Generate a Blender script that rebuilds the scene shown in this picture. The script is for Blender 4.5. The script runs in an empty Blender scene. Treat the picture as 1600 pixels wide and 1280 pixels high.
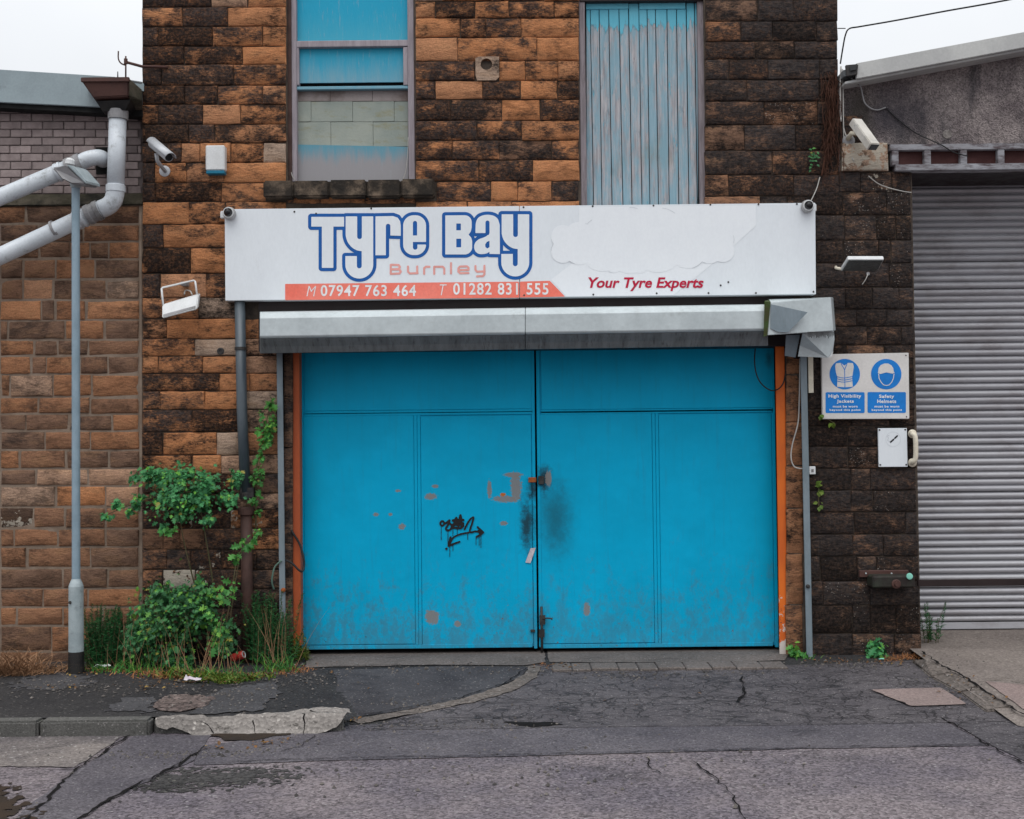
import bpy, bmesh, math, random
import numpy as np
from mathutils import Vector, Matrix, noise as mnoise

# ------------------------------------------------------------------ camera, sky, sun, exposure
random.seed(7)
rng = np.random.RandomState(5)
scene = bpy.context.scene
COL = scene.collection
F, PITCH, ROLL = 1867.0, math.radians(1.5), math.radians(-0.6)
CAM = Vector((0.0, -9.335, 1.69))
CROT = Matrix.Rotation(math.radians(90) + PITCH, 3, 'X') @ Matrix.Rotation(ROLL, 3, 'Z')
cam_data = bpy.data.cameras.new('camera')
cam_data.sensor_width = 36.0
cam_data.lens = 36.0 * F / 1600.0
cam_data.clip_start, cam_data.clip_end = 0.1, 500
cam = bpy.data.objects.new('camera', cam_data)
COL.objects.link(cam)
cam.location = CAM
cam.rotation_euler = CROT.to_euler()
scene.camera = cam

SUN_EL, SKY_STRENGTH = math.radians(66), 0.1
world = bpy.data.worlds.new('World')
scene.world = world
world.use_nodes = True
wt = world.node_tree
wt.nodes.clear()
w_out = wt.nodes.new('ShaderNodeOutputWorld')
w_bg = wt.nodes.new('ShaderNodeBackground')
w_bg.inputs['Strength'].default_value = SKY_STRENGTH
w_sky = wt.nodes.new('ShaderNodeTexSky')
w_sky.sky_type = 'NISHITA'
w_sky.sun_disc = False
w_sky.sun_elevation = SUN_EL
w_sky.sun_rotation = math.radians(188)
w_mix = wt.nodes.new('ShaderNodeMix')
w_mix.data_type = 'RGBA'
w_mix.inputs[0].default_value = 0.95          # a closed deck of cloud with a little sky colour left in it
w_tc = wt.nodes.new('ShaderNodeTexCoord')
w_no = wt.nodes.new('ShaderNodeTexNoise')
w_no.inputs['Scale'].default_value = 2.2
w_no.inputs['Detail'].default_value = 4
w_cr = wt.nodes.new('ShaderNodeValToRGB')
w_cr.color_ramp.elements[0].color = (8.5, 8.9, 9.4, 1)
w_cr.color_ramp.elements[1].color = (10.3, 10.5, 10.75, 1)
w_cr.color_ramp.elements[0].position, w_cr.color_ramp.elements[1].position = 0.3, 0.7
wt.links.new(w_tc.outputs['Generated'], w_no.inputs['Vector'])
wt.links.new(w_no.outputs['Fac'], w_cr.inputs['Fac'])
wt.links.new(w_sky.outputs['Color'], w_mix.inputs[6])
# overcast deck: brightness (1 + 2 sin h) / 3 of the zenith, the standard overcast sky
w_sep = wt.nodes.new('ShaderNodeSeparateXYZ')
wt.links.new(w_tc.outputs['Generated'], w_sep.inputs[0])
w_h = wt.nodes.new('ShaderNodeMapRange')
w_h.inputs['To Min'].default_value, w_h.inputs['To Max'].default_value = 0.47, 1.60
wt.links.new(w_sep.outputs[2], w_h.inputs['Value'])
w_vm = wt.nodes.new('ShaderNodeVectorMath'); w_vm.operation = 'SCALE'
wt.links.new(w_cr.outputs['Color'], w_vm.inputs[0]); wt.links.new(w_h.outputs[0], w_vm.inputs['Scale'])
wt.links.new(w_vm.outputs[0], w_mix.inputs[7])
wt.links.new(w_mix.outputs[2], w_bg.inputs['Color'])
wt.links.new(w_bg.outputs['Background'], w_out.inputs['Surface'])

sun_data = bpy.data.lights.new('sun', 'SUN')
sun_data.energy = 1.15
sun_data.angle = math.radians(50)
sun_data.color = (1.0, 0.98, 0.95)
sun = bpy.data.objects.new('sun', sun_data)
COL.objects.link(sun)
sun.rotation_euler = (math.radians(90) - SUN_EL, 0, math.radians(-8))
sun.location = (0, -20, 25)
scene.view_settings.view_transform = 'Standard'
scene.view_settings.look = 'None'
scene.view_settings.gamma = 1
scene.view_settings.exposure = 0.25
scene.view_settings.use_curve_mapping = False
scene.render.engine = 'CYCLES'
scene.cycles.max_bounces = 6
scene.cycles.use_denoising = True

# ------------------------------------------------------------------ survey helpers
def ray(px, py):
    return CROT @ Vector(((px - 800) / F, -(py - 640) / F, -1.0))

def W(px, py, Y=0.0):
    """Point of the upright plane at depth Y that the surveyed pixel shows."""
    d = ray(px, py)
    return CAM + d * ((Y - CAM.y) / d.y)

def sm(t):
    t = np.clip(t, 0, 1)
    return t * t * (3 - 2 * t)

DRIVE_X = 3.07
def hgt(x, y):
    """Ground height: flat footway on the left, dropped crossing in front of the doors, ramp on the right."""
    x = np.asarray(x, float); y = np.asarray(y, float)
    s = np.clip(-y / 1.76, 0, 1)
    z = -0.088 * sm((x + 1.75) / 0.8) * s
    return z

def hdrive(x, y):
    return -0.086 + (np.asarray(y, float) + 2.05) / 2.65 * 0.168

def G(px, py, hf=hgt):
    d = ray(px, py)
    z = 0.0
    for _ in range(6):
        p = CAM + d * ((z - CAM.z) / d.z)
        z = float(hf(p.x, p.y))
    return p

def GR(px, py):
    return G(px, py, lambda x, y: -0.09)

# ------------------------------------------------------------------ object helpers
WO = {}
def worigin(o):
    return WO[o.name] if o is not None else Vector((0, 0, 0))

def empty(name, loc, label, cat, group=None):
    o = bpy.data.objects.new(name, None)
    o.empty_display_size = 0.1
    COL.objects.link(o)
    o.location = loc
    WO[o.name] = Vector(loc)
    return tag(o, label, cat, group)

def tag(o, label=None, cat=None, group=None, kind=None):
    if label: o['label'] = label
    if cat: o['category'] = cat
    if group: o['group'] = group
    if kind: o['kind'] = kind
    return o

class MB:
    def __init__(s):
        s.v = []; s.f = []; s.sm = []
    def add(s, vs, fs, smooth=False):
        b = len(s.v)
        s.v += [tuple(p) for p in vs]
        s.f += [tuple(i + b for i in f) for f in fs]
        s.sm += [smooth] * len(fs)
        return s
    def box(s, a, b):
        x0, y0, z0 = (min(a[i], b[i]) for i in range(3)); x1, y1, z1 = (max(a[i], b[i]) for i in range(3))
        return s.hexa([(x0, y0, z0), (x1, y0, z0), (x1, y1, z0), (x0, y1, z0), (x0, y0, z1), (x1, y0, z1), (x1, y1, z1), (x0, y1, z1)])
    def hexa(s, vs):
        return s.add(vs, [(0, 3, 2, 1), (4, 5, 6, 7), (0, 1, 5, 4), (1, 2, 6, 5), (2, 3, 7, 6), (3, 0, 4, 7)])
    def pbox(s, xa, ya, xb, yb, Y0, Y1):
        """Upright box whose front face (depth Y0) covers the surveyed rectangle."""
        ym, xm = (ya + yb) / 2, (xa + xb) / 2
        return s.box((W(xa, ym, Y0).x, Y0, W(xm, yb, Y0).z), (W(xb, ym, Y0).x, Y1, W(xm, ya, Y0).z))
    def prism(s, pts, d, caps=True):
        """Closed outline (list of 3-D points) pushed along the vector d."""
        n = len(pts); d = Vector(d)
        vs = [Vector(p) for p in pts] + [Vector(p) + d for p in pts]
        fs = [(i, (i + 1) % n, n + (i + 1) % n, n + i) for i in range(n)]
        if caps: fs += [tuple(range(n))[::-1], tuple(range(n, 2 * n))]
        return s.add(vs, fs)
    def tube(s, pts, r, n=8, cap=True):
        pts = [Vector(p) for p in pts]
        m = len(pts)
        rr = r if isinstance(r, (list, tuple)) else [r] * m
        vs, fs = [], []
        up = None
        for i, p in enumerate(pts):
            t = (pts[min(i + 1, m - 1)] - pts[max(i - 1, 0)]).normalized()
            if up is None:
                up = t.orthogonal().normalized()
            else:
                up = (up - t * up.dot(t))
                up = up.normalized() if up.length > 1e-6 else t.orthogonal().normalized()
            w = t.cross(up)
            for k in range(n):
                a = 2 * math.pi * k / n
                vs.append(p + (up * math.cos(a) + w * math.sin(a)) * rr[i])
        for i in range(m - 1):
            for k in range(n):
                k2 = (k + 1) % n
                fs.append((i * n + k, i * n + k2, (i + 1) * n + k2, (i + 1) * n + k))
        s.add(vs, fs, True)
        if cap:
            s.add([vs[k] for k in range(n)], [tuple(range(n))[::-1]])
            s.add([vs[(m - 1) * n + k] for k in range(n)], [tuple(range(n))])
        return s
    def lathe(s, base, axis, prof, n=16):
        """prof: (distance along axis, radius)."""
        axis = Vector(axis).normalized(); base = Vector(base)
        pts = [base + axis * h for h, r in prof]
        u = axis.orthogonal().normalized(); w = axis.cross(u)
        vs = [p + (u * math.cos(2 * math.pi * k / n) + w * math.sin(2 * math.pi * k / n)) * max(r, 1e-4) for p, (h, r) in zip(pts, prof) for k in range(n)]
        fs = [(i * n + k, i * n + (k + 1) % n, (i + 1) * n + (k + 1) % n, (i + 1) * n + k) for i in range(len(prof) - 1) for k in range(n)]
        s.add(vs, fs, False)
        s.add(vs[:n], [tuple(range(n))[::-1]]); s.add(vs[-n:], [tuple(range(n))])
        return s
    def build(s, name, mat, parent=None, origin=None, bevel=0.0, seg=2, norm=True):
        v = np.array(s.v, float)
        o = Vector(((v.min(0) + v.max(0)) / 2)) if origin is None else Vector(origin)
        me = bpy.data.meshes.new(name)
        me.from_pydata([tuple(p) for p in (v - np.array(o))], [], s.f)
        me.polygons.foreach_set('use_smooth', s.sm)
        if norm or bevel:
            bm = bmesh.new(); bm.from_mesh(me)
            bmesh.ops.remove_doubles(bm, verts=bm.verts, dist=1e-5)
            if norm: bmesh.ops.recalc_face_normals(bm, faces=bm.faces)
            if bevel:
                es = [e for e in bm.edges if len(e.link_faces) == 2 and e.calc_face_angle(0) > 0.6]
                bmesh.ops.bevel(bm, geom=es, offset=bevel, segments=seg, affect='EDGES', clamp_overlap=True)
            bm.to_mesh(me); bm.free()
        me.materials.append(mat)
        return link(name, me, parent, o)

def link(name, me, parent, origin):
    ob = bpy.data.objects.new(name, me)
    COL.objects.link(ob)
    ob.parent = parent
    ob.location = Vector(origin) - worigin(parent)
    WO[ob.name] = Vector(origin)
    return ob

def copy_tree(o, shift, parent=None):
    c = o.copy(); COL.objects.link(c)
    c.parent = parent
    if parent is None:
        c.location = o.location + Vector(shift)
        WO[c.name] = WO[o.name] + Vector(shift)
    for ch in [q for q in o.children]:
        copy_tree(ch, (0, 0, 0), c)
    return c

# ------------------------------------------------------------------ flat print and sheets: outlines by marching squares
def sd_poly(P, X, Y):
    """Signed distance to a polygon, positive inside."""
    d = np.full(X.shape, 1e9); inside = np.zeros(X.shape, bool)
    n = len(P)
    for i in range(n):
        (ax, ay), (bx, by) = P[i], P[(i + 1) % n]
        ex, ey = bx - ax, by - ay
        wx, wy = X - ax, Y - ay
        t = np.clip((wx * ex + wy * ey) / (ex * ex + ey * ey + 1e-12), 0, 1)
        d = np.minimum(d, (wx - ex * t) ** 2 + (wy - ey * t) ** 2)
        c = ((ay > Y) != (by > Y)) & (X < (bx - ax) * (Y - ay) / ((by - ay) if by != ay else 1e-12) + ax)
        inside ^= c
    d = np.sqrt(d)
    return np.where(inside, d, -d)

def sd_stroke(pts, r, X, Y):
    d = np.full(X.shape, 1e9)
    if len(pts) == 1:
        return r - np.hypot(X - pts[0][0], Y - pts[0][1])
    for (ax, ay), (bx, by) in zip(pts[:-1], pts[1:]):
        ex, ey = bx - ax, by - ay
        wx, wy = X - ax, Y - ay
        t = np.clip((wx * ex + wy * ey) / (ex * ex + ey * ey + 1e-12), 0, 1)
        d = np.minimum(d, np.hypot(wx - ex * t, wy - ey * t))
    return r - d

def sd_box(x0, y0, x1, y1, X, Y):
    return np.minimum(np.minimum(X - x0, x1 - X), np.minimum(Y - y0, y1 - Y))

def smooth_line(pts, k=6):
    """Catmull-Rom through pts."""
    P = [pts[0]] + list(pts) + [pts[-1]]
    out = []
    for i in range(1, len(P) - 2):
        for j in range(k):
            t = j / k
            out.append(tuple(0.5 * (2 * P[i][c] + (P[i + 1][c] - P[i - 1][c]) * t + (2 * P[i - 1][c] - 5 * P[i][c] + 4 * P[i + 1][c] - P[i + 2][c]) * t * t
                       + (3 * P[i][c] - P[i - 1][c] - 3 * P[i + 1][c] + P[i + 2][c]) * t ** 3) for c in range(len(pts[0]))))
    out.append(tuple(pts[-1]))
    return out

def vn(X, Y, s, seed=0):
    """Value noise, -1..1."""
    r = np.random.RandomState(seed).rand(64, 64) * 2 - 1
    x = X * s + 1000.37; y = Y * s + 1000.71
    xi, yi = np.floor(x).astype(int), np.floor(y).astype(int)
    fx, fy = x - xi, y - yi
    fx = fx * fx * (3 - 2 * fx); fy = fy * fy * (3 - 2 * fy)
    a = r[yi % 64, xi % 64]; b = r[yi % 64, (xi + 1) % 64]
    c = r[(yi + 1) % 64, xi % 64]; d = r[(yi + 1) % 64, (xi + 1) % 64]
    return (a * (1 - fx) + b * fx) * (1 - fy) + (c * (1 - fx) + d * fx) * fy

def fn(X, Y, s, seed=0, octv=3):
    return sum(vn(X, Y, s * 2 ** k, seed + k) / 2 ** k for k in range(octv)) / 1.75

def mask(f, x0, x1, y0, y1, res, to3d, span=400):
    """Mesh of the region f > 0, cells of size res; returns an MB."""
    nx = max(2, int(math.ceil((x1 - x0) / res))); ny = max(2, int(math.ceil((y1 - y0) / res)))
    xs = np.linspace(x0, x1, nx + 1); ys = np.linspace(y0, y1, ny + 1)
    X, Y = np.meshgrid(xs, ys)
    V = f(X, Y)
    I = V > 0
    idx = {}; pts = []; faces = []
    def vid(x, y):
        k = (round(x / res * 200), round(y / res * 200))
        if k not in idx:
            idx[k] = len(pts); pts.append((x, y))
        return idx[k]
    full = I[:-1, :-1] & I[1:, :-1] & I[:-1, 1:] & I[1:, 1:]
    anyc = I[:-1, :-1] | I[1:, :-1] | I[:-1, 1:] | I[1:, 1:]
    for j in range(ny):
        i = 0
        while i < nx:
            if full[j, i]:
                k = i
                while k + 1 < nx and full[j, k + 1] and k + 1 - i < span: k += 1
                faces.append((vid(xs[i], ys[j]), vid(xs[k + 1], ys[j]), vid(xs[k + 1], ys[j + 1]), vid(xs[i], ys[j + 1])))
                i = k + 1
                continue
            if anyc[j, i]:
                cs = [(i, j), (i + 1, j), (i + 1, j + 1), (i, j + 1)]
                poly = []
                for q in range(4):
                    (a, b), (c, d) = cs[q], cs[(q + 1) % 4]
                    va, vb = V[b, a], V[d, c]
                    if va > 0: poly.append(vid(xs[a], ys[b]))
                    if (va > 0) != (vb > 0):
                        t = va / (va - vb)
                        poly.append(vid(xs[a] + (xs[c] - xs[a]) * t, ys[b] + (ys[d] - ys[b]) * t))
                poly = [p for q, p in enumerate(poly) if p != poly[q - 1]]
                if len(poly) >= 3: faces.append(tuple(poly))
            i += 1
    m = MB()
    m.add([to3d(x, y) for x, y in pts], faces)
    return m

def face_front(ob):
    """Flat print looks towards the street (-Y)."""
    me = ob.data
    bm = bmesh.new(); bm.from_mesh(me)
    bad = [f for f in bm.faces if f.normal.y > 0]
    if bad: bmesh.ops.reverse_faces(bm, faces=bad)
    bm.to_mesh(me); bm.free()
    return ob

def decal(name, f, box, res, Y, mat, parent):
    """Print on an upright face at depth Y; f and box are in surveyed pixels."""
    m = mask(f, box[0], box[2], box[1], box[3], res, lambda x, y: W(x, y, Y))
    return face_front(m.build(name, mat, parent, norm=False))

def poly_px(P):
    return lambda X, Y: sd_poly(P, X, Y)

def lettering(name, s, box, Y, mat, parent, shear=0.0, bold=0.0, space=1.0):
    """Text fitted into a pixel box (x0, y0, x1, y1) on the plane at depth Y; y1 may be a pair for sloping lines."""
    cu = bpy.data.curves.new(name, 'FONT')
    cu.body = s; cu.size = 1.0; cu.shear = shear; cu.offset = bold; cu.resolution_u = 3; cu.space_character = space
    tmp = bpy.data.objects.new('tmp', cu); COL.objects.link(tmp)
    dg = bpy.context.evaluated_depsgraph_get()
    me = bpy.data.meshes.new_from_object(tmp.evaluated_get(dg))
    bpy.data.objects.remove(tmp); bpy.data.curves.remove(cu)
    v = np.array([p.co[:] for p in me.vertices])
    lo, hi = v.min(0), v.max(0)
    x0, y0, x1, y1 = box
    P = [W(x0 + (p[0] - lo[0]) / (hi[0] - lo[0]) * (x1 - x0), y1 - (p[1] - lo[1]) / (hi[1] - lo[1]) * (y1 - y0), Y) for p in v]
    m = MB(); m.add(P, [tuple(f.vertices) for f in me.polygons])
    bpy.data.meshes.remove(me)
    return face_front(m.build(name, mat, parent, norm=False))

# ------------------------------------------------------------------ materials
class NT:
    def __init__(s, name):
        s.m = bpy.data.materials.new(name); s.m.use_nodes = True
        s.t = s.m.node_tree
        s.p = s.t.nodes['Principled BSDF']
        s.p.inputs['Specular IOR Level'].default_value = 0.3
        g = s.t.nodes.new('ShaderNodeNewGeometry')
        s.pos = g.outputs['Position']; s.island = g.outputs['Random Per Island']
        s.rand = s.t.nodes.new('ShaderNodeObjectInfo').outputs['Random']
    def put(s, sock, v):
        if isinstance(v, bpy.types.NodeSocket): s.t.links.new(v, sock)
        elif v is not None:
            if sock.type == 'RGBA' and len(v) == 3: v = (*v, 1)
            sock.default_value = v
    def math(s, op, a, b=None, c=None, clamp=False):
        n = s.t.nodes.new('ShaderNodeMath'); n.operation = op; n.use_clamp = clamp
        for i, q in enumerate((a, b, c)):
            if q is not None: s.put(n.inputs[i], q)
        return n.outputs[0]
    def vmath(s, op, a, b):
        n = s.t.nodes.new('ShaderNodeVectorMath'); n.operation = op
        s.put(n.inputs[0], a); s.put(n.inputs[1], b)
        return n.outputs[1] if op in ('LENGTH', 'DISTANCE') else n.outputs[0]
    def scl(s, v, k):
        return s.vmath('MULTIPLY', v, k if isinstance(k, tuple) else (k, k, k))
    def offs(s, v, f, k=37.0):
        c = s.t.nodes.new('ShaderNodeCombineXYZ')
        s.put(c.inputs[0], s.math('MULTIPLY', f, k)); s.put(c.inputs[1], s.math('MULTIPLY', f, k * 1.7)); s.put(c.inputs[2], s.math('MULTIPLY', f, k * 0.6))
        return s.vmath('ADD', v, c.outputs[0])
    def noise(s, v, scale, detail=4, rough=0.55, dist=0.0):
        n = s.t.nodes.new('ShaderNodeTexNoise')
        s.put(n.inputs['Vector'], v)
        n.inputs['Scale'].default_value = scale; n.inputs['Detail'].default_value = detail
        n.inputs['Roughness'].default_value = rough; n.inputs['Distortion'].default_value = dist
        return n.outputs['Fac']
    def vor(s, v, scale, feature='F1', out='Distance', rand=1.0):
        n = s.t.nodes.new('ShaderNodeTexVoronoi'); n.feature = feature
        s.put(n.inputs['Vector'], v); n.inputs['Scale'].default_value = scale
        if 'Randomness' in n.inputs: n.inputs['Randomness'].default_value = rand
        return n.outputs[out]
    def step(s, v, a, b):
        """0 below a, 1 above b, smooth between (a > b turns it round)."""
        n = s.t.nodes.new('ShaderNodeMapRange'); n.interpolation_type = 'SMOOTHSTEP'
        s.put(n.inputs['Value'], v)
        if isinstance(a, (int, float)) and isinstance(b, (int, float)) and a > b:
            n.inputs['From Min'].default_value = b; n.inputs['From Max'].default_value = a
            n.inputs['To Min'].default_value = 1; n.inputs['To Max'].default_value = 0
        else:
            s.put(n.inputs['From Min'], a); s.put(n.inputs['From Max'], b)
        return n.outputs['Result']
    def mix(s, f, a, b, mode='MIX'):
        n = s.t.nodes.new('ShaderNodeMix'); n.data_type = 'RGBA'; n.blend_type = mode
        s.put(n.inputs[0], f); s.put(n.inputs[6], a); s.put(n.inputs[7], b)
        return n.outputs[2]
    def scale_col(s, c, f):
        return s.mix(1.0, c, s.grey(f), 'MULTIPLY')
    def grey(s, f):
        c = s.t.nodes.new('ShaderNodeCombineColor')
        for i in range(3): s.put(c.inputs[i], f)
        return c.outputs[0]
    def attr(s, name):
        n = s.t.nodes.new('ShaderNodeAttribute'); n.attribute_type = 'OBJECT'; n.attribute_name = name
        return n.outputs['Fac']
    def xyz(s, v=None):
        n = s.t.nodes.new('ShaderNodeSeparateXYZ'); s.put(n.inputs[0], v or s.pos)
        return n.outputs
    def bump(s, h, dist=0.01, strength=1.0, prev=None):
        n = s.t.nodes.new('ShaderNodeBump')
        n.inputs['Distance'].default_value = dist; n.inputs['Strength'].default_value = strength
        s.put(n.inputs['Height'], h)
        if prev is not None: s.put(n.inputs['Normal'], prev)
        return n.outputs[0]
    def blob(s, c, r, edge=0.5, nscale=14, namp=0.5):
        namp *= 1.7; nscale = max(14.0, min(75.0, 2.4 / min(r))) if edge < 0.6 else nscale * 0.8
        """Irregular stain around point c (x, z) with radii r: 1 in the middle, 0 outside."""
        x = s.xyz()
        dx = s.math('DIVIDE', s.math('SUBTRACT', x[0], c[0]), r[0])
        dz = s.math('DIVIDE', s.math('SUBTRACT', x[2], c[1]), r[1])
        d = s.math('SQRT', s.math('ADD', s.math('MULTIPLY', dx, dx), s.math('MULTIPLY', dz, dz)))
        n = s.noise(s.pos, nscale, 8, 0.75)
        d = s.math('ADD', d, s.math('MULTIPLY', s.math('SUBTRACT', n, 0.5), namp * 3))
        return s.step(d, 1.0 + edge * 0.3, 1.0 - edge)
    def done(s, col=None, rough=None, normal=None, metal=None):
        if col is not None: s.put(s.p.inputs['Base Color'], col)
        if rough is not None: s.put(s.p.inputs['Roughness'], rough)
        if normal is not None: s.put(s.p.inputs['Normal'], normal)
        if metal is not None: s.p.inputs['Metallic'].default_value = metal
        return s.m

def worn(name, c1, c2, scale=6.0, rough=0.6, bump=0.002, bscale=40, stretch=(1, 1, 1), dirt=None, dirt_amt=0.45, dscale=5.0, metal=0.0, perobj=0.0, spec=None, grit=0.25):
    """Two-tone weathered surface with patches of dirt and fine relief."""
    n = NT(name)
    v = n.scl(n.pos, stretch)
    if perobj: v = n.offs(v, n.rand)
    f = n.step(n.noise(v, scale, 6, 0.6), 0.35, 0.65)
    col = n.mix(f, c1, c2)
    if perobj:
        col = n.scale_col(col, n.math('ADD', n.math('MULTIPLY', n.rand, perobj), 1 - perobj / 2))
    if dirt:
        g = n.noise(n.offs(v, 0.3), dscale, 8, 0.72)
        col = n.mix(n.math('MULTIPLY', n.step(g, 1 - dirt_amt - 0.05, 1 - dirt_amt + 0.18), 0.9), col, dirt)
    fine = n.noise(v, bscale * 3, 3, 0.6)
    col = n.mix(grit, col, n.scale_col(col, n.math('ADD', n.math('MULTIPLY', fine, 1.2), 0.4)))
    nb = n.bump(n.noise(v, bscale, 5, 0.6), bump) if bump else None
    if spec is not None: n.p.inputs['Specular IOR Level'].default_value = spec
    return n.done(col, n.math('ADD', rough - 0.1, n.math('MULTIPLY', f, 0.2)), nb, metal)

def sandstone():
    n = NT('sooty_sandstone')
    fade = n.attr('fade')
    soot, hue, paint, fleck = n.attr('soot'), n.attr('hue'), n.attr('paint'), n.attr('fleck')
    v = n.offs(n.pos, n.rand, 23.0)
    vl = n.scl(v, (1.0, 1.0, 2.6))
    # bed colour: pale - orange - brown, with bedding streaks and rust veins
    c = n.mix(n.step(hue, 0.0, 0.5), (0.50, 0.365, 0.275), (0.60, 0.25, 0.105))
    c = n.mix(n.step(hue, 0.5, 1.0), c, (0.225, 0.135, 0.094))
    bed = n.noise(vl, 5.0, 5, 0.62, 0.4)
    c = n.mix(n.math('MULTIPLY', n.step(bed, 0.45, 0.72), 0.75), c, n.mix(0.5, c, (0.36, 0.20, 0.10)))
    c = n.mix(n.math('MULTIPLY', n.step(bed, 0.53, 0.30), 0.8), c, n.scale_col(c, 0.45))
    grain = n.noise(v, 130, 3, 0.7)
    c = n.scale_col(c, n.math('ADD', n.math('MULTIPLY', grain, 1.3), 0.38))
    # soot crust: broken patches stretched along the bed
    sv = n.scl(n.offs(n.pos, n.rand, 3.1), (1.0, 1.0, 1.75))
    s1 = n.math('ADD', n.math('MULTIPLY', n.noise(n.scl(n.pos, (1, 1, 1.7)), 4.6, 10, 0.68, 0.3), 0.62), n.math('MULTIPLY', n.noise(sv, 9.0, 8, 0.7, 0.3), 0.38))
    s2 = n.noise(n.scl(sv, (1, 1, 1.8)), 38.0, 6, 0.78)
    sn = n.math('ADD', n.math('MULTIPLY', s1, 0.70), n.math('MULTIPLY', s2, 0.30))
    thr = n.math('ADD', n.math('MULTIPLY', n.math('SUBTRACT', 0.5, soot), 0.175), 0.506)
    sm_ = n.step(sn, n.math('SUBTRACT', thr, 0.05), n.math('ADD', thr, 0.06))
    halo = n.step(sn, n.math('SUBTRACT', thr, 0.15), n.math('ADD', thr, 0.05))
    c = n.mix(n.math('MULTIPLY', halo, 0.34), c, (0.135, 0.075, 0.047))
    crust = n.scale_col(n.mix(n.step(n.noise(vl, 22, 6, 0.75), 0.36, 0.66), (0.0068, 0.0066, 0.0074), (0.031, 0.027, 0.0265)), n.math('ADD', 0.5, n.math('MULTIPLY', n.rand, 1.5)))
    c = n.mix(n.math('MULTIPLY', n.math('MULTIPLY', sm_, n.math('SUBTRACT', 1.0, fade)), n.math('ADD', 0.80, n.math('MULTIPLY', n.step(n.noise(v, 46, 4, 0.7), 0.62, 0.45), 0.17))), c, crust)
    # lime specks and old limewash
    fl = n.step(n.vor(v, 55, rand=1.0), 0.22, 0.10)
    fl = n.math('MULTIPLY', fl, n.step(n.noise(v, 9, 3), n.math('SUBTRACT', 0.86, n.math('MULTIPLY', fleck, 0.42)), n.math('SUBTRACT', 0.95, n.math('MULTIPLY', fleck, 0.42))))
    c = n.mix(n.math('MULTIPLY', fl, 0.8), c, (0.45, 0.40, 0.36))
    pm = n.step(n.noise(v, 11, 7, 0.7), n.math('SUBTRACT', 0.84, n.math('MULTIPLY', paint, 0.5)), n.math('SUBTRACT', 0.88, n.math('MULTIPLY', paint, 0.5)))
    c = n.mix(pm, c, (0.50, 0.44, 0.36))
    h1 = n.bump(n.noise(vl, 22, 8, 0.74), 0.024, 1.0)
    h2 = n.bump(grain, 0.004, 0.7, h1)
    n.p.inputs['Specular IOR Level'].default_value = 0.15
    return n.done(c, 0.92, h2)

def door_blue(name, spots, base=(0.0, 0.42, 0.70), zb=0.05, amount=1.0):
    """Gloss paint on sheet steel; spots: (kind, x, z, rx, rz)."""
    n = NT(name)
    x = n.xyz()
    c = n.mix(n.step(n.noise(n.pos, 2.2, 6, 0.6), 0.3, 0.7), base, tuple(q * 0.88 for q in base))
    c = n.mix(n.math('MULTIPLY', n.step(n.noise(n.scl(n.pos, (3, 3, 0.5)), 9, 6, 0.65), 0.55, 0.8), 0.25), c, (0.02, 0.24, 0.42))
    # road dirt thrown up on the lower part, in broken patches
    lowz = n.math('DIVIDE', n.math('SUBTRACT', x[2], zb), 0.80)
    dn = n.noise(n.scl(n.pos, (1.3, 1, 0.8)), 11.0, 10, 0.78)
    dthr = n.math('ADD', 0.38, n.math('MULTIPLY', lowz, 0.22))
    d = n.step(dn, n.math('SUBTRACT', dthr, 0.03), n.math('ADD', dthr, 0.16))
    c = n.mix(n.math('MULTIPLY', d, 0.5 * amount), c, (0.075, 0.165, 0.21))
    stk = n.step(n.noise(n.scl(n.pos, (10, 10, 0.45)), 4, 7, 0.7), 0.52, 0.72)
    c = n.mix(n.math('MULTIPLY', stk, 0.22), c, (0.02, 0.20, 0.34))
    chip = n.step(n.noise(n.pos, 28, 4, 0.6), n.math('ADD', 0.66, n.math('MULTIPLY', lowz, 0.09)), n.math('ADD', 0.675, n.math('MULTIPLY', lowz, 0.09)))
    c = n.mix(n.math('MULTIPLY', chip, 0.85), c, (0.17, 0.12, 0.10))
    sp = n.step(n.noise(n.pos, 40, 6, 0.7), n.math('ADD', 0.60, n.math('MULTIPLY', lowz, 0.16)), n.math('ADD', 0.66, n.math('MULTIPLY', lowz, 0.16)))
    c = n.mix(n.math('MULTIPLY', sp, 0.7 * amount), c, (0.06, 0.055, 0.05))
    # scuffs anywhere
    sc = n.step(n.noise(n.scl(n.pos, (1, 1, 2.5)), 13, 8, 0.75), 0.69, 0.75)
    c = n.mix(n.math('MULTIPLY', sc, 0.35), c, (0.03, 0.16, 0.24))
    for kind, sx, sz, rx, rz in spots:
        if kind == 'bare':
            c = n.mix(n.math('MULTIPLY', n.blob((sx, sz), (rx * 0.9, rz * 0.9), 0.12, 26, 0.5), 0.92), c, (0.235, 0.22, 0.21))
        elif kind == 'rust':
            c = n.mix(n.blob((sx, sz), (rx, rz), 0.3, 30, 0.4), c, (0.50, 0.15, 0.03))
        elif kind == 'soot':
            c = n.mix(n.math('MULTIPLY', n.blob((sx, sz), (rx, rz), 0.9, 22, 0.45), 0.9), c, (0.016, 0.026, 0.03))
        elif kind == 'smear':
            c = n.mix(n.math('MULTIPLY', n.blob((sx, sz), (rx * 0.8, rz * 0.85), 1.0, 18, 0.25), 0.75), c, (0.012, 0.10, 0.14))
    nb = n.bump(n.noise(n.pos, 2.4, 3, 0.5), 0.022, 0.6)
    nb = n.bump(n.noise(n.pos, 90, 4, 0.6), 0.0008, 0.6, nb)
    n.p.inputs['Specular IOR Level'].default_value = 0.12
    return n.done(c, n.math('ADD', 0.5, n.math('MULTIPLY', d, 0.3)), nb)

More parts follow.
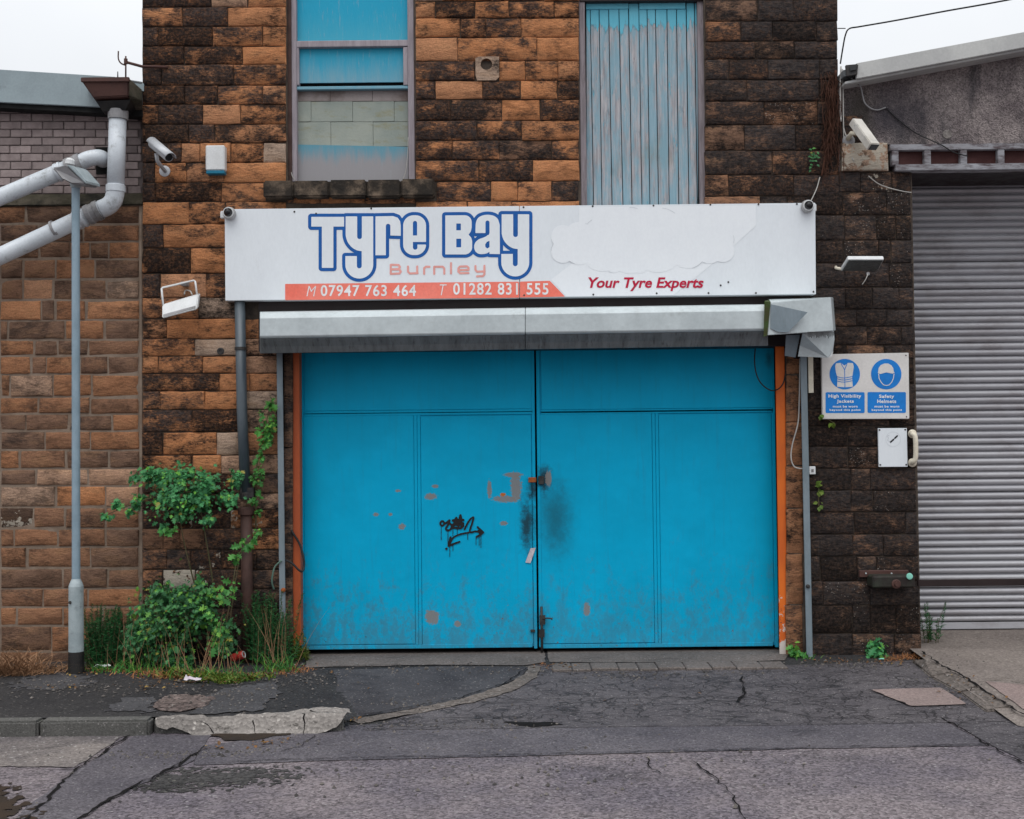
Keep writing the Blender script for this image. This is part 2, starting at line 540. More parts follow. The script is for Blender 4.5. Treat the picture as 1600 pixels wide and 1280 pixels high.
def tarmac(name, c1, c2, agg=110, speck=0.35, stain=0.4, crack=0.0, cscale=3.2, light=(0.30, 0.28, 0.27), bump=0.004, dark=(0.03, 0.028, 0.032), moss=0.0):
    n = NT(name)
    big = n.noise(n.pos, 1.3, 6, 0.62)
    c = n.mix(n.step(big, 0.35, 0.65), c1, c2)
    st = n.noise(n.scl(n.pos, (0.8, 1.3, 1)), 3.1, 9, 0.72, 0.3)
    c = n.mix(n.math('MULTIPLY', n.step(st, 0.60 - 0.12 * stain, 0.72), min(1, stain * 1.6)), c, dark)
    # stone chippings of different tones
    cell = n.vor(n.pos, agg, out='Color')
    sep = n.t.nodes.new('ShaderNodeSeparateColor'); n.put(sep.inputs[0], cell)
    c = n.scale_col(c, n.math('ADD', n.math('MULTIPLY', sep.outputs[0], speck * 1.6), 1 - speck * 0.8))
    c = n.mix(n.math('MULTIPLY', n.step(sep.outputs[1], 0.965, 0.995), 0.6), c, light)
    pit = n.step(n.noise(n.scl(n.pos, (1, 2.2, 1)), 11, 9, 0.8), 0.585, 0.66)
    c = n.mix(n.math('MULTIPLY', pit, 0.65), c, tuple(q * 0.8 for q in dark))
    hs = n.math('ADD', n.math('MULTIPLY', n.vor(n.pos, agg), 0.6), n.math('MULTIPLY', pit, -0.6))
    if crack:
        w = n.vmath('ADD', n.pos, n.scl(n.noise_col(n.pos, 4.0), 0.35))
        e = n.vor(n.scl(w, (0.75, 1.5, 1)), cscale, 'DISTANCE_TO_EDGE')
        e2 = n.vor(n.scl(w, (0.8, 1.5, 1)), cscale * 2.7, 'DISTANCE_TO_EDGE')
        on = n.step(n.noise(n.pos, 1.7, 4, 0.6), 0.62 - 0.25 * crack, 0.70 - 0.25 * crack)
        cm = n.math('MULTIPLY', n.step(e, 0.024, 0.006), 0.85)
        cm = n.math('MAXIMUM', cm, n.math('MULTIPLY', n.step(e2, 0.036, 0.010), on))
        cm = n.math('MULTIPLY', cm, n.step(n.noise(n.pos, 2.6, 5), 0.36, 0.5))
        c = n.mix(n.math('MULTIPLY', cm, 0.8), c, (0.018, 0.017, 0.018))
        hs = n.math('SUBTRACT', hs, n.math('MULTIPLY', cm, 2.0))
    if moss:
        mm = n.step(n.noise(n.pos, 6, 8, 0.75), 0.70 - 0.15 * moss, 0.8 - 0.15 * moss)
        c = n.mix(n.math('MULTIPLY', mm, 0.6), c, (0.05, 0.055, 0.025))
    nb = n.bump(n.noise(n.pos, 2.5, 4), 0.02, 0.5)
    nb = n.bump(hs, bump, 0.8, nb)
    n.p.inputs['Specular IOR Level'].default_value = 0.22
    return n.done(c, 0.88, nb)

def _ncol(s, v, scale):
    n = s.t.nodes.new('ShaderNodeTexNoise'); s.put(n.inputs['Vector'], v)
    n.inputs['Scale'].default_value = scale; n.inputs['Detail'].default_value = 5
    return s.vmath('SUBTRACT', n.outputs['Color'], (0.5, 0.5, 0.5))
NT.noise_col = _ncol

def leafy(name, a, b, tip=None, rough=0.5):
    n = NT(name)
    c = n.mix(n.math('POWER', n.island, 1.6), a, b)
    c = n.scale_col(c, n.math('ADD', 0.35, n.math('MULTIPLY', n.noise(n.pos, 6, 4), 1.3)))
    if 'leaf' in name and 'fallen' not in name: c = n.mix(n.step(n.noise(n.offs(n.pos, n.island, 9.0), 3, 2), 0.66, 0.70), c, (0.22, 0.20, 0.035))
    if tip: c = n.mix(n.step(n.island, 0.86, 0.93), c, tip)
    n.p.inputs['Subsurface Weight'].default_value = 0.0
    n.p.inputs['Specular IOR Level'].default_value = 0.25
    return n.done(c, rough)

def plain(name, c, rough=0.6, spec=0.3):
    return worn(name, c, tuple(q * 0.85 for q in c), 9, rough, 0.0005, 60, spec=spec)

M = {}
M['stone'] = sandstone()
M['mortar'] = worn('dark_mortar', (0.055, 0.042, 0.034), (0.11, 0.085, 0.066), 9, 0.95, 0.006, 50, dirt=(0.02, 0.018, 0.017), dirt_amt=0.45)
M['mortar_pale'] = worn('lime_mortar', (0.25, 0.19, 0.145), (0.19, 0.14, 0.105), 7, 0.95, 0.006, 50, dirt=(0.06, 0.045, 0.035), dirt_amt=0.4)
M['brick'] = worn('mauve_brick', (0.29, 0.235, 0.225), (0.23, 0.185, 0.178), 14, 0.9, 0.004, 70, dirt=(0.06, 0.05, 0.048), dirt_amt=0.36, perobj=0.45, spec=0.15)
M['brick_mortar'] = worn('brick_mortar', (0.16, 0.13, 0.125), (0.12, 0.10, 0.095), 12, 0.95, 0.004, 70)
M['sill'] = worn('sill_stone', (0.10, 0.075, 0.055), (0.24, 0.18, 0.13), 5, 0.92, 0.008, 40, dirt=(0.016, 0.015, 0.014), dirt_amt=0.60, dscale=4, spec=0.15)
M['white_board'] = worn('white_sign_sheet', (0.735, 0.77, 0.797), (0.70, 0.735, 0.765), 2.5, 0.42, 0.0004, 20, dirt=(0.55, 0.56, 0.565), dirt_amt=0.34, dscale=6, grit=0.1, stretch=(1, 1, 0.4))
M['sign_residue'] = worn('fresh_white_paint', (0.785, 0.812, 0.834), (0.765, 0.792, 0.818), 9, 0.5, 0.0006, 18, stretch=(1, 1, 0.6), grit=0.08)
M['residue_grey'] = plain('ghost_line', (0.62, 0.65, 0.68))
M['sign_edge'] = worn('sign_edge', (0.5, 0.5, 0.5), (0.35, 0.33, 0.3), 8, 0.6)
M['blue_ink'] = plain('blue_print', (0.004, 0.098, 0.37), 0.45)
M['red_ink'] = worn('faded_red_print', (0.80, 0.165, 0.115), (0.83, 0.22, 0.165), 4, 0.45, 0.0003, 20)
M['pink_ink'] = plain('faded_pink_print', (0.80, 0.36, 0.32), 0.45)
M['crimson'] = plain('crimson_print', (0.50, 0.008, 0.045), 0.45)
M['white_ink'] = plain('white_print', (0.80, 0.80, 0.80), 0.45)
M['sign_blue'] = plain('mandatory_blue', (0.008, 0.20, 0.62), 0.4)
M['warn_board'] = worn('aged_white_plate', (0.68, 0.655, 0.63), (0.62, 0.595, 0.57), 4, 0.4, 0.0003, 20, dirt=(0.42, 0.36, 0.29), dirt_amt=0.3)
M['black_ink'] = plain('black_print', (0.012, 0.012, 0.014), 0.5)
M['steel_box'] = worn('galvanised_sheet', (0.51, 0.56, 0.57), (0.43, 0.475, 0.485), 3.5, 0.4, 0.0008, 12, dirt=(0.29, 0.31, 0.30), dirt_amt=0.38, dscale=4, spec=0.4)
M['steel_dark'] = worn('dark_galvanised', (0.20, 0.215, 0.22), (0.145, 0.155, 0.16), 4, 0.55, 0.001, 30, stretch=(5, 1, 1), dirt=(0.045, 0.042, 0.04), dirt_amt=0.45, dscale=9)
M['rail'] = worn('grey_steel_rail', (0.215, 0.26, 0.29), (0.165, 0.205, 0.23), 5, 0.5, 0.0006, 30, dirt=(0.09, 0.075, 0.06), dirt_amt=0.36, stretch=(1, 1, 0.4))
M['lamp_steel'] = worn('galvanised_lamp_post', (0.255, 0.34, 0.40), (0.20, 0.275, 0.325), 9, 0.5, 0.0006, 60, dirt=(0.15, 0.18, 0.19), dirt_amt=0.36, stretch=(1, 1, 0.5))
M['lamp_base'] = worn('lamp_base_paint', (0.36, 0.415, 0.43), (0.28, 0.33, 0.345), 9, 0.55, 0.001, 40, dirt=(0.13, 0.13, 0.12), dirt_amt=0.4)
M['bitumen'] = worn('black_bitumen', (0.010, 0.010, 0.011), (0.022, 0.02, 0.019), 9, 0.6, 0.003, 40)
M['orange_l'] = worn('faded_orange_paint', (0.47, 0.10, 0.028), (0.36, 0.078, 0.028), 5, 0.6, 0.001, 30, stretch=(1, 1, 0.35), dirt=(0.12, 0.045, 0.025), dirt_amt=0.4)
M['pvc'] = worn('grey_pvc', (0.60, 0.635, 0.67), (0.53, 0.565, 0.60), 4, 0.4, 0.0004, 30, dirt=(0.13, 0.125, 0.105), dirt_amt=0.43, dscale=8, spec=0.45)
M['pvc_clip'] = worn('dull_pvc_collar', (0.30, 0.295, 0.30), (0.22, 0.215, 0.22), 5, 0.5, 0.001, 40, dirt=(0.08, 0.075, 0.06), dirt_amt=0.45)
M['rust_brown'] = worn('rusty_brown_paint', (0.055, 0.024, 0.020), (0.085, 0.04, 0.032), 6, 0.6, 0.002, 40, dirt=(0.03, 0.022, 0.02), dirt_amt=0.4)
M['mossy'] = worn('mossy_stone', (0.09, 0.075, 0.055), (0.05, 0.045, 0.03), 7, 0.95, 0.01, 40, dirt=(0.016, 0.016, 0.014), dirt_amt=0.5)
M['moss'] = worn('green_algae', (0.035, 0.085, 0.018), (0.05, 0.05, 0.02), 12, 0.9, 0.005, 60)
M['fascia_l'] = worn('grey_fascia', (0.285, 0.345, 0.365), (0.245, 0.295, 0.315), 3, 0.5, 0.0006, 20, dirt=(0.13, 0.145, 0.15), dirt_amt=0.36)
M['fascia_r'] = worn('pale_fascia', (0.50, 0.50, 0.48), (0.42, 0.42, 0.41), 3, 0.5, 0.0006, 20, dirt=(0.22, 0.21, 0.19), dirt_amt=0.38)
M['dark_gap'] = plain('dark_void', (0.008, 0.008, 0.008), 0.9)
M['roughcast'] = None
M['white_plastic'] = worn('white_plastic', (0.68, 0.69, 0.69), (0.60, 0.605, 0.60), 8, 0.4, 0.0004, 30, dirt=(0.36, 0.33, 0.29), dirt_amt=0.3, spec=0.45)
M['cream'] = worn('cream_enamel', (0.70, 0.64, 0.52), (0.62, 0.56, 0.45), 8, 0.4, 0.0006, 30, dirt=(0.30, 0.25, 0.18), dirt_amt=0.36)
M['dome_grey'] = worn('grey_dome_housing', (0.42, 0.42, 0.42), (0.34, 0.33, 0.33), 12, 0.4, 0.0004, 30)
M['lens'] = plain('black_lens', (0.006, 0.006, 0.007), 0.15, 0.6)
M['camera_silver'] = worn('silver_camera_shell', (0.50, 0.51, 0.53), (0.42, 0.43, 0.45), 8, 0.35, 0.0004, 30, spec=0.5)
M['peeling'] = worn('peeling_camera_paint', (0.62, 0.59, 0.54), (0.50, 0.47, 0.42), 9, 0.6, 0.001, 40, dirt=(0.12, 0.15, 0.17), dirt_amt=0.42, dscale=14)
M['teal_strip'] = plain('teal_strip', (0.01, 0.16, 0.26), 0.4)
M['led_glass'] = worn('lamp_glass', (0.12, 0.13, 0.128), (0.09, 0.095, 0.093), 6, 0.3, 0.0, 30)
M['pipe_dark'] = worn('blue_black_downpipe', (0.045, 0.062, 0.078), (0.085, 0.105, 0.12), 4, 0.4, 0.001, 40, stretch=(1, 1, 0.3), dirt=(0.03, 0.032, 0.034), dirt_amt=0.4, spec=0.5)
M['pipe_iron'] = worn('rusty_cast_iron', (0.075, 0.038, 0.03), (0.05, 0.028, 0.023), 8, 0.7, 0.003, 40, dirt=(0.02, 0.018, 0.017), dirt_amt=0.45)
M['latch_rust'] = worn('orange_rust', (0.36, 0.10, 0.025), (0.18, 0.05, 0.02), 30, 0.8, 0.002, 80)
M['iron'] = worn('black_iron', (0.025, 0.025, 0.026), (0.05, 0.045, 0.042), 20, 0.5, 0.001, 60)
M['cable_w'] = plain('white_cable', (0.45, 0.43, 0.40), 0.5)
M['cable_b'] = plain('black_cable', (0.015, 0.015, 0.016), 0.5)
M['cable_g'] = plain('green_hose', (0.12, 0.20, 0.16), 0.5)
M['timber_white'] = worn('flaking_white_timber', (0.33, 0.335, 0.36), (0.25, 0.245, 0.26), 6, 0.8, 0.003, 40, stretch=(0.4, 1, 1.5), dirt=(0.05, 0.026, 0.028), dirt_amt=0.53, dscale=11)
M['timber_red'] = worn('dark_red_board', (0.06, 0.016, 0.014), (0.045, 0.014, 0.013), 6, 0.7, 0.002, 40)
M['shutter'] = None
M['bar'] = worn('brown_black_bar', (0.016, 0.010, 0.010), (0.024, 0.014, 0.014), 6, 0.5, 0.001, 40)
M['housing'] = worn('mossy_iron_housing', (0.030, 0.034, 0.024), (0.022, 0.016, 0.015), 8, 0.7, 0.003, 40)
M['mint'] = plain('mint_cap', (0.25, 0.62, 0.50), 0.4)
M['dead_vine'] = worn('dead_root_fibre', (0.085, 0.032, 0.018), (0.05, 0.022, 0.014), 20, 0.9, 0.0, 40)
M['straw'] = leafy('dry_straw', (0.20, 0.105, 0.055), (0.42, 0.245, 0.14), rough=0.8)
M['straw2'] = leafy('rusty_dry_grass', (0.36, 0.155, 0.06), (0.20, 0.08, 0.035), rough=0.8)
M['leaf_bush'] = leafy('bush_leaf', (0.032, 0.15, 0.055), (0.06, 0.25, 0.075), (0.13, 0.36, 0.05))
M['leaf_dark'] = leafy('dark_bush_leaf', (0.022, 0.095, 0.034), (0.055, 0.20, 0.055), (0.11, 0.27, 0.035))
M['leaf_ivy'] = leafy('vine_leaf', (0.035, 0.15, 0.03), (0.07, 0.24, 0.035), (0.15, 0.34, 0.05))
M['weed'] = leafy('feathery_weed', (0.014, 0.085, 0.026), (0.03, 0.15, 0.04), rough=0.6)
M['weed_yellow'] = leafy('yellowing_weed', (0.12, 0.17, 0.025), (0.06, 0.14, 0.02), (0.30, 0.22, 0.04))
M['litter_leaf'] = leafy('fallen_leaf', (0.17, 0.085, 0.032), (0.075, 0.042, 0.022), (0.26, 0.17, 0.05), rough=0.8)
M['stem'] = worn('plant_stem', (0.11, 0.085, 0.045), (0.07, 0.07, 0.03), 20, 0.8, 0.0, 40)
M['can_red'] = worn('red_can', (0.42, 0.035, 0.025), (0.30, 0.03, 0.025), 25, 0.35, 0.0, 40, dirt=(0.4, 0.35, 0.3), dirt_amt=0.35)
M['grit'] = leafy('loose_grit', (0.05, 0.046, 0.044), (0.17, 0.15, 0.135), rough=0.9)
M['paper'] = worn('crumpled_paper', (0.62, 0.58, 0.60), (0.52, 0.44, 0.50), 30, 0.7, 0.0, 40)

n = NT('shutter_steel')          # colour differs a little from slat to slat
cc = n.mix(n.rand, (0.40, 0.395, 0.42), (0.48, 0.478, 0.50))
cc = n.mix(n.math('MULTIPLY', n.step(n.noise(n.scl(n.pos, (1, 1, 2.2)), 2.2, 7, 0.72), 0.46, 0.68), 0.5), cc, (0.25, 0.22, 0.22))
M['shutter'] = n.done(cc, 0.42, n.bump(n.noise(n.pos, 30, 4), 0.0006), 0.0)
n.p.inputs['Specular IOR Level'].default_value = 0.5

n = NT('dashed_roughcast')
v = n.pos
cc = n.mix(n.step(n.noise(v, 2.2, 8, 0.7), 0.33, 0.67), (0.115, 0.094, 0.096), (0.265, 0.226, 0.215))
cc = n.mix(n.math('MULTIPLY', n.step(n.noise(n.scl(v, (2.2, 1, 0.35)), 1.9, 6, 0.65), 0.48, 0.66), 0.8), cc, (0.05, 0.046, 0.05))
cell = n.vor(v, 105, out='Color')
sp = n.t.nodes.new('ShaderNodeSeparateColor'); n.put(sp.inputs[0], cell)
cc = n.scale_col(cc, n.math('ADD', 0.55, n.math('MULTIPLY', sp.outputs[0], 0.9)))
wet = n.blob((W(1405, 160).x, W(1405, 180).z), (0.42, 0.24), 0.9, 5, 0.3)
cc = n.mix(n.math('MULTIPLY', wet, 0.75), cc, (0.03, 0.028, 0.036))
wet = n.blob((W(1345, 180).x, W(1345, 180).z), (0.14, 0.35), 0.8, 6, 0.3)
cc = n.mix(n.math('MULTIPLY', wet, 0.8), cc, (0.03, 0.026, 0.02))
M['roughcast'] = n.done(cc, 0.95, n.bump(n.vor(v, 105), 0.005, 1.0))

n = NT('rust_flaked_orange_post')  # right-hand post, paint gone near the foot
x = n.xyz()
cc = n.mix(n.step(n.noise(n.scl(n.pos, (1, 1, 0.4)), 6, 5), 0.35, 0.65), (0.72, 0.155, 0.018), (0.58, 0.115, 0.018))
thr = n.math('ADD', 0.40, n.math('MULTIPLY', n.math('SUBTRACT', x[2], 0.12), 0.55))
cc = n.mix(n.step(n.noise(n.pos, 12, 6, 0.65), thr, n.math('ADD', thr, 0.04)), cc, (0.60, 0.54, 0.50))
cc = n.mix(n.math('MULTIPLY', n.step(n.noise(n.offs(n.pos, 0.4), 22, 6, 0.7), 0.60, 0.66), n.step(x[2], 0.5, 0.2)), cc, (0.23, 0.05, 0.03))
M['orange_r'] = n.done(cc, 0.55, n.bump(n.noise(n.pos, 40, 4), 0.001))

n = NT('peeled_blue_plank')       # loading door: bare grey wood, paint left under the lintel and in streaks
x = n.xyz()
v = n.offs(n.pos, n.rand, 11.0)
wood = n.noise(n.scl(v, (14, 14, 0.7)), 5, 8, 0.7)
cc = n.mix(n.step(wood, 0.3, 0.7), (0.25, 0.24, 0.25), (0.50, 0.475, 0.485))
cc = n.mix(n.math('MULTIPLY', n.step(n.noise(n.scl(v, (4, 4, 1)), 7, 6, 0.7), 0.56, 0.7), 0.5), cc, (0.115, 0.10, 0.105))
cc = n.mix(n.math('MULTIPLY', n.step(n.noise(n.pos, 2.2, 4), 0.58, 0.75), 0.4), cc, (0.14, 0.155, 0.09))
tint = n.step(n.noise(n.scl(v, (3, 3, 0.6)), 4, 7, 0.75), 0.38, 0.60)
cc = n.mix(n.math('MULTIPLY', tint, 0.72), cc, (0.18, 0.37, 0.46))
ztop = W(1000, 40, 0.08).z
up = n.math('MULTIPLY', n.math('SUBTRACT', x[2], ztop), 2.2)
up = n.math('MAXIMUM', n.math('MINIMUM', up, 0.35), -0.17)
pn = n.math('ADD', n.noise(n.scl(v, (3.5, 3.5, 0.55)), 6, 8, 0.72), up)
pk = n.step(pn, 0.462, 0.49)
cc = n.mix(pk, cc, n.mix(n.noise(n.pos, 8, 4), (0.09, 0.40, 0.53), (0.17, 0.50, 0.62)))
M['plank'] = n.done(cc, 0.85, n.bump(n.math('ADD', wood, n.math('MULTIPLY', pk, 0.5)), 0.004))
M['bare_timber'] = worn('bare_grey_timber', (0.27, 0.235, 0.25), (0.19, 0.165, 0.175), 7, 0.85, 0.003, 50, stretch=(6, 6, 0.6), dirt=(0.08, 0.065, 0.065), dirt_amt=0.42)
M['win_timber'] = worn('worn_window_timber', (0.36, 0.32, 0.345), (0.28, 0.245, 0.265), 7, 0.8, 0.002, 50, stretch=(5, 5, 0.6), dirt=(0.10, 0.08, 0.08), dirt_amt=0.40)

def faded_blue(name, top, bot, z0, z1, streak=0.6):
    n = NT(name)
    x = n.xyz()
    t = n.math('ADD', n.math('DIVIDE', n.math('SUBTRACT', x[2], z0), z1 - z0), n.math('MULTIPLY', n.math('SUBTRACT', n.noise(n.scl(n.pos, (7, 7, 0.9)), 3, 7, 0.7), 0.5), 1.6 * streak))
    cc = n.mix(n.step(t, 0.0, 1.0), bot, top)
    cc = n.mix(n.math('MULTIPLY', n.step(n.noise(n.scl(n.pos, (9, 9, 1.2)), 6, 6, 0.7), 0.55, 0.75), 0.35), cc, (0.34, 0.37, 0.39))
    return n.done(cc, 0.6, n.bump(n.noise(n.scl(n.pos, (4, 4, 1)), 25, 4), 0.001))

M['tar_road'] = tarmac('worn_road_tarmac', (0.168, 0.142, 0.148), (0.105, 0.091, 0.105), 75, 0.6, 0.45, light=(0.30, 0.28, 0.28), bump=0.010, dark=(0.05, 0.044, 0.047), moss=0.15)
M['tar_strip'] = tarmac('relaid_tarmac', (0.103, 0.093, 0.102), (0.075, 0.068, 0.078), 100, 0.45, 0.4, light=(0.25, 0.24, 0.24), bump=0.003)
M['tar_right'] = tarmac('crazed_tarmac', (0.088, 0.08, 0.086), (0.066, 0.06, 0.066), 110, 0.35, 0.55, crack=0.9, cscale=2.6, dark=(0.022, 0.02, 0.024))
M['tar_apron'] = tarmac('crazed_apron_tarmac', (0.10, 0.09, 0.095), (0.076, 0.068, 0.074), 110, 0.35, 0.75, crack=1.0, cscale=3.0, dark=(0.018, 0.017, 0.021))
M['tar_foot'] = tarmac('black_footway_tarmac', (0.024, 0.023, 0.025), (0.036, 0.034, 0.034), 90, 0.45, 0.4, light=(0.16, 0.15, 0.14), dark=(0.014, 0.014, 0.015))
M['tar_grey'] = tarmac('grey_footway_patch', (0.068, 0.066, 0.070), (0.050, 0.048, 0.051), 100, 0.35, 0.3, dark=(0.03, 0.03, 0.032))
M['tar_patch2'] = tarmac('smooth_dark_patch', (0.066, 0.063, 0.068), (0.042, 0.039, 0.043), 120, 0.3, 0.75, dark=(0.024, 0.023, 0.028), bump=0.003, moss=0.3)
M['gravel'] = tarmac('loose_chippings', (0.13, 0.10, 0.09), (0.095, 0.072, 0.066), 45, 0.75, 0.2, light=(0.3, 0.25, 0.22), bump=0.012)
M['conc_thresh'] = tarmac('threshold_concrete', (0.15, 0.126, 0.115), (0.115, 0.098, 0.09), 90, 0.3, 0.35, dark=(0.05, 0.042, 0.04))
M['conc_strip'] = tarmac('pale_concrete_strip', (0.145, 0.122, 0.108), (0.115, 0.098, 0.088), 60, 0.4, 0.25, dark=(0.06, 0.05, 0.045), bump=0.008)
M['conc_white'] = tarmac('broken_white_concrete', (0.25, 0.226, 0.208), (0.18, 0.163, 0.15), 60, 0.3, 0.25, dark=(0.08, 0.07, 0.06), light=(0.5, 0.46, 0.42), bump=0.01)
M['conc_drive'] = tarmac('driveway_concrete', (0.20, 0.17, 0.152), (0.16, 0.135, 0.122), 80, 0.3, 0.35, dark=(0.09, 0.072, 0.062), light=(0.34, 0.3, 0.27))
M['conc_pink'] = tarmac('pinkish_concrete', (0.245, 0.185, 0.172), (0.21, 0.162, 0.15), 100, 0.25, 0.12, dark=(0.12, 0.09, 0.08), light=(0.36, 0.3, 0.28), bump=0.002)
M['kerb'] = tarmac('sooty_kerb_stone', (0.135, 0.13, 0.122), (0.095, 0.092, 0.086), 120, 0.25, 0.4, dark=(0.03, 0.032, 0.028), moss=0.7)
M['tar_crack'] = plain('crack_dirt', (0.014, 0.013, 0.013), 0.95, 0.05)
M['road_pale'] = tarmac('scraped_pale_tarmac', (0.19, 0.165, 0.152), (0.095, 0.084, 0.086), 90, 0.4, 0.45, light=(0.45, 0.43, 0.41), dark=(0.07, 0.062, 0.062))
M['oil'] = tarmac('oily_tarmac', (0.05, 0.047, 0.046), (0.036, 0.034, 0.033), 60, 0.6, 0.4, light=(0.16, 0.15, 0.13), dark=(0.012, 0.012, 0.012))
M['mud'] = worn('wet_brown_mud', (0.018, 0.012, 0.008), (0.03, 0.018, 0.010), 7, 0.8, 0.004, 40)
# ------------------------------------------------------------------ ground, road, footway, driveway
def drape(name, f, box, res, mat, parent, hf=hgt, off=0.004, kind=None, bumpz=None):
    """Sheet of ground (x, y in metres) where f > 0, laid 'off' above the ground height."""
    def to3(x, y):
        z = float(hf(x, y)) + off
        if bumpz: z += float(bumpz(x, y))
        return (x, y, z)
    m = mask(f, box[0], box[2], box[1], box[3], res, to3, 10)
    ob = m.build(name, mat, parent, norm=False)
    return tag(ob, kind=kind)

def gpoly(name, px, mat, parent, hf=hgt, off=0.004, jag=0.012, jscale=14, res=0.025, seed=1, bumpz=None, kind=None):
    """Ground patch with ragged edges, outline given in surveyed pixels."""
    P = [tuple(G(a, b, hf)[:2]) for a, b in px]
    xs = [p[0] for p in P]; ys = [p[1] for p in P]
    f = lambda X, Y: sd_poly(P, X, Y) + jag * fn(X, Y, jscale, seed)
    return drape(name, f, (min(xs) - .05, min(ys) - .05, max(xs) + .05, max(ys) + .05), res, mat, parent, hf, off, bumpz=bumpz, kind=kind)

def crack(px, w, parent, hf=hgt, off=0.009, jit=0.014, seed=0, name='crack', mat=None):
    """Ragged open joint running along surveyed points; w in metres."""
    r = random.Random(seed + len(px) * 13 + int(px[0][0]))
    P = [G(a, b, hf) for a, b in px]
    pts = []
    for a, b in zip(P[:-1], P[1:]):
        k = max(2, int((b - a).length / 0.045))
        for i in range(k):
            p = a.lerp(b, i / k)
            pts.append(Vector((p.x + r.uniform(-jit, jit), p.y + r.uniform(-jit, jit), 0)))
    pts.append(P[-1])
    m = MB(); vs = []; fs = []
    for i, p in enumerate(pts):
        t = (pts[min(i + 1, len(pts) - 1)] - pts[max(i - 1, 0)]); t.z = 0; t.normalize()
        nrm = Vector((-t.y, t.x, 0))
        ww = w * 0.6 * r.uniform(0.15, 1.3) * (0.3 if i in (0, len(pts) - 1) else 1)
        for sgn in (-1, 1):
            q = p + nrm * ww * 0.5 * sgn
            vs.append((q.x, q.y, float(hf(q.x, q.y)) + off))
        if i: fs.append((2 * i - 2, 2 * i - 1, 2 * i + 1, 2 * i))
    m.add(vs, fs)
    ob = m.build(name, mat or M['tar_crack'], parent, norm=False)
    bm = bmesh.new(); bm.from_mesh(ob.data)
    bad = [f for f in bm.faces if f.normal.z < 0]
    if bad: bmesh.ops.reverse_faces(bm, faces=bad)
    bm.to_mesh(ob.data); bm.free()
    return ob

hroad = lambda x, y: -0.09 + 0 * np.asarray(x, float)

m = MB()
m.add([(-60, -80, -0.09), (60, -80, -0.09), (60, 60, -0.0905), (-60, 60, -0.0905)], [(0, 1, 2, 3)])
road = tag(m.build('road', M['tar_road'], None), 'worn grey road surface in front of the workshop', kind='structure')
# relaid strip, darker tarmac on the right, old surfaces on the left
gpoly('tarmac_strip', [(318, 1166), (548, 1134), (800, 1128), (1000, 1122), (1250, 1120), (1465, 1122), (1545, 1166), (1250, 1171), (900, 1180), (520, 1189), (300, 1197)], M['tar_strip'], road, hroad, 0.004, 0.008, 12)
gpoly('tarmac_strip', [(1468, 1118), (1760, 1112), (1900, 1240), (1700, 1238), (1549, 1165)], M['tar_right'], road, hroad, 0.0045, 0.01, 12, seed=3)
gpoly('tarmac_patch', [(-260, 1148), (195, 1150), (118, 1199), (-300, 1198)], M['road_pale'], road, hroad, 0.004, 0.02, 14, seed=4)
gpoly('tarmac_patch', [(212, 1150), (330, 1150), (300, 1190), (190, 1240), (90, 1300), (-20, 1330), (40, 1262), (122, 1203)], M['tar_strip'], road, hroad, 0.0042, 0.014, 9, seed=5)
gpoly('oil_stain', [(222, 1212), (300, 1203), (450, 1205), (462, 1216), (380, 1224), (280, 1235), (215, 1232)], M['oil'], road, hroad, 0.003, 0.30, 46, res=0.010, seed=6)
gpoly('mud_patch', [(-150, 1228), (0, 1232), (38, 1250), (45, 1300), (30, 1400), (-200, 1400)], M['mud'], road, hroad, 0.006, 0.22, 26, res=0.014, seed=7)
gpoly('oil_stain', [(785, 1130), (850, 1130), (880, 1134), (830, 1138), (800, 1135)], M['tar_crack'], road, hroad, 0.0085, 0.03, 12, res=0.015, seed=8)
for pts, w, s in [
    ([(205, 1148), (150, 1185), (115, 1205), (70, 1255), (30, 1290)], 0.030, 1),
    ([(8, 1201), (60, 1202), (118, 1203)], 0.016, 2),
    ([(318, 1168), (285, 1195), (225, 1222), (160, 1258), (110, 1290)], 0.042, 3),
    ([(302, 1196), (420, 1190), (560, 1186), (800, 1181), (1060, 1175), (1300, 1169), (1545, 1165)], 0.014, 4),
    ([(1470, 1123), (1548, 1168), (1610, 1200), (1680, 1236)], 0.022, 5),
    ([(1084, 1192), (1112, 1212), (1138, 1238), (1160, 1272), (1176, 1296)], 0.017, 6),
    ([(1006, 1176), (1012, 1192), (1020, 1204), (1034, 1212)], 0.013, 7),
    ([(492, 1150), (470, 1168), (440, 1176)], 0.010, 8),
    ([(330, 1170), (300, 1180), (262, 1205), (200, 1245)], 0.012, 9)]:
    crack(pts, w, road, hroad, 0.0095, seed=s)

# footway and crossing: one sheet, ending at the kerb on the left and running down to the road on the right
XL = -8.0
kerb_back = -1.87
def f_foot(X, Y):
    edge = np.where(X < G(540, 1128).x, kerb_back, -1.77 + 0.03 * fn(X, Y, 5, 9))
    return np.minimum(np.minimum(Y - edge, 0.42 - Y), np.minimum(X - XL, DRIVE_X - X))
foot = drape('pavement', f_foot, (XL - .1, -2.12, DRIVE_X + .1, 0.5), 0.07, M['tar_foot'], None, off=0.0)
tag(foot, 'black patched tarmac footway in front of the stone walls', kind='structure')
gpoly('tarmac_apron', [(835, 1040), (1240, 1040), (1425, 1033), (1475, 1062), (1530, 1090), (1575, 1128), (1470, 1130), (1250, 1134), (1000, 1136), (800, 1139), (560, 1142), (640, 1117), (750, 1088), (830, 1060)], M['tar_apron'], foot, off=0.004, jag=0.008, seed=11)
gpoly('tarmac_patch', [(520, 1047), (700, 1042), (826, 1043), (815, 1058), (760, 1082), (690, 1100), (600, 1116), (552, 1121), (525, 1090), (528, 1065)], M['tar_patch2'], foot, off=0.005, jag=0.008, seed=12)
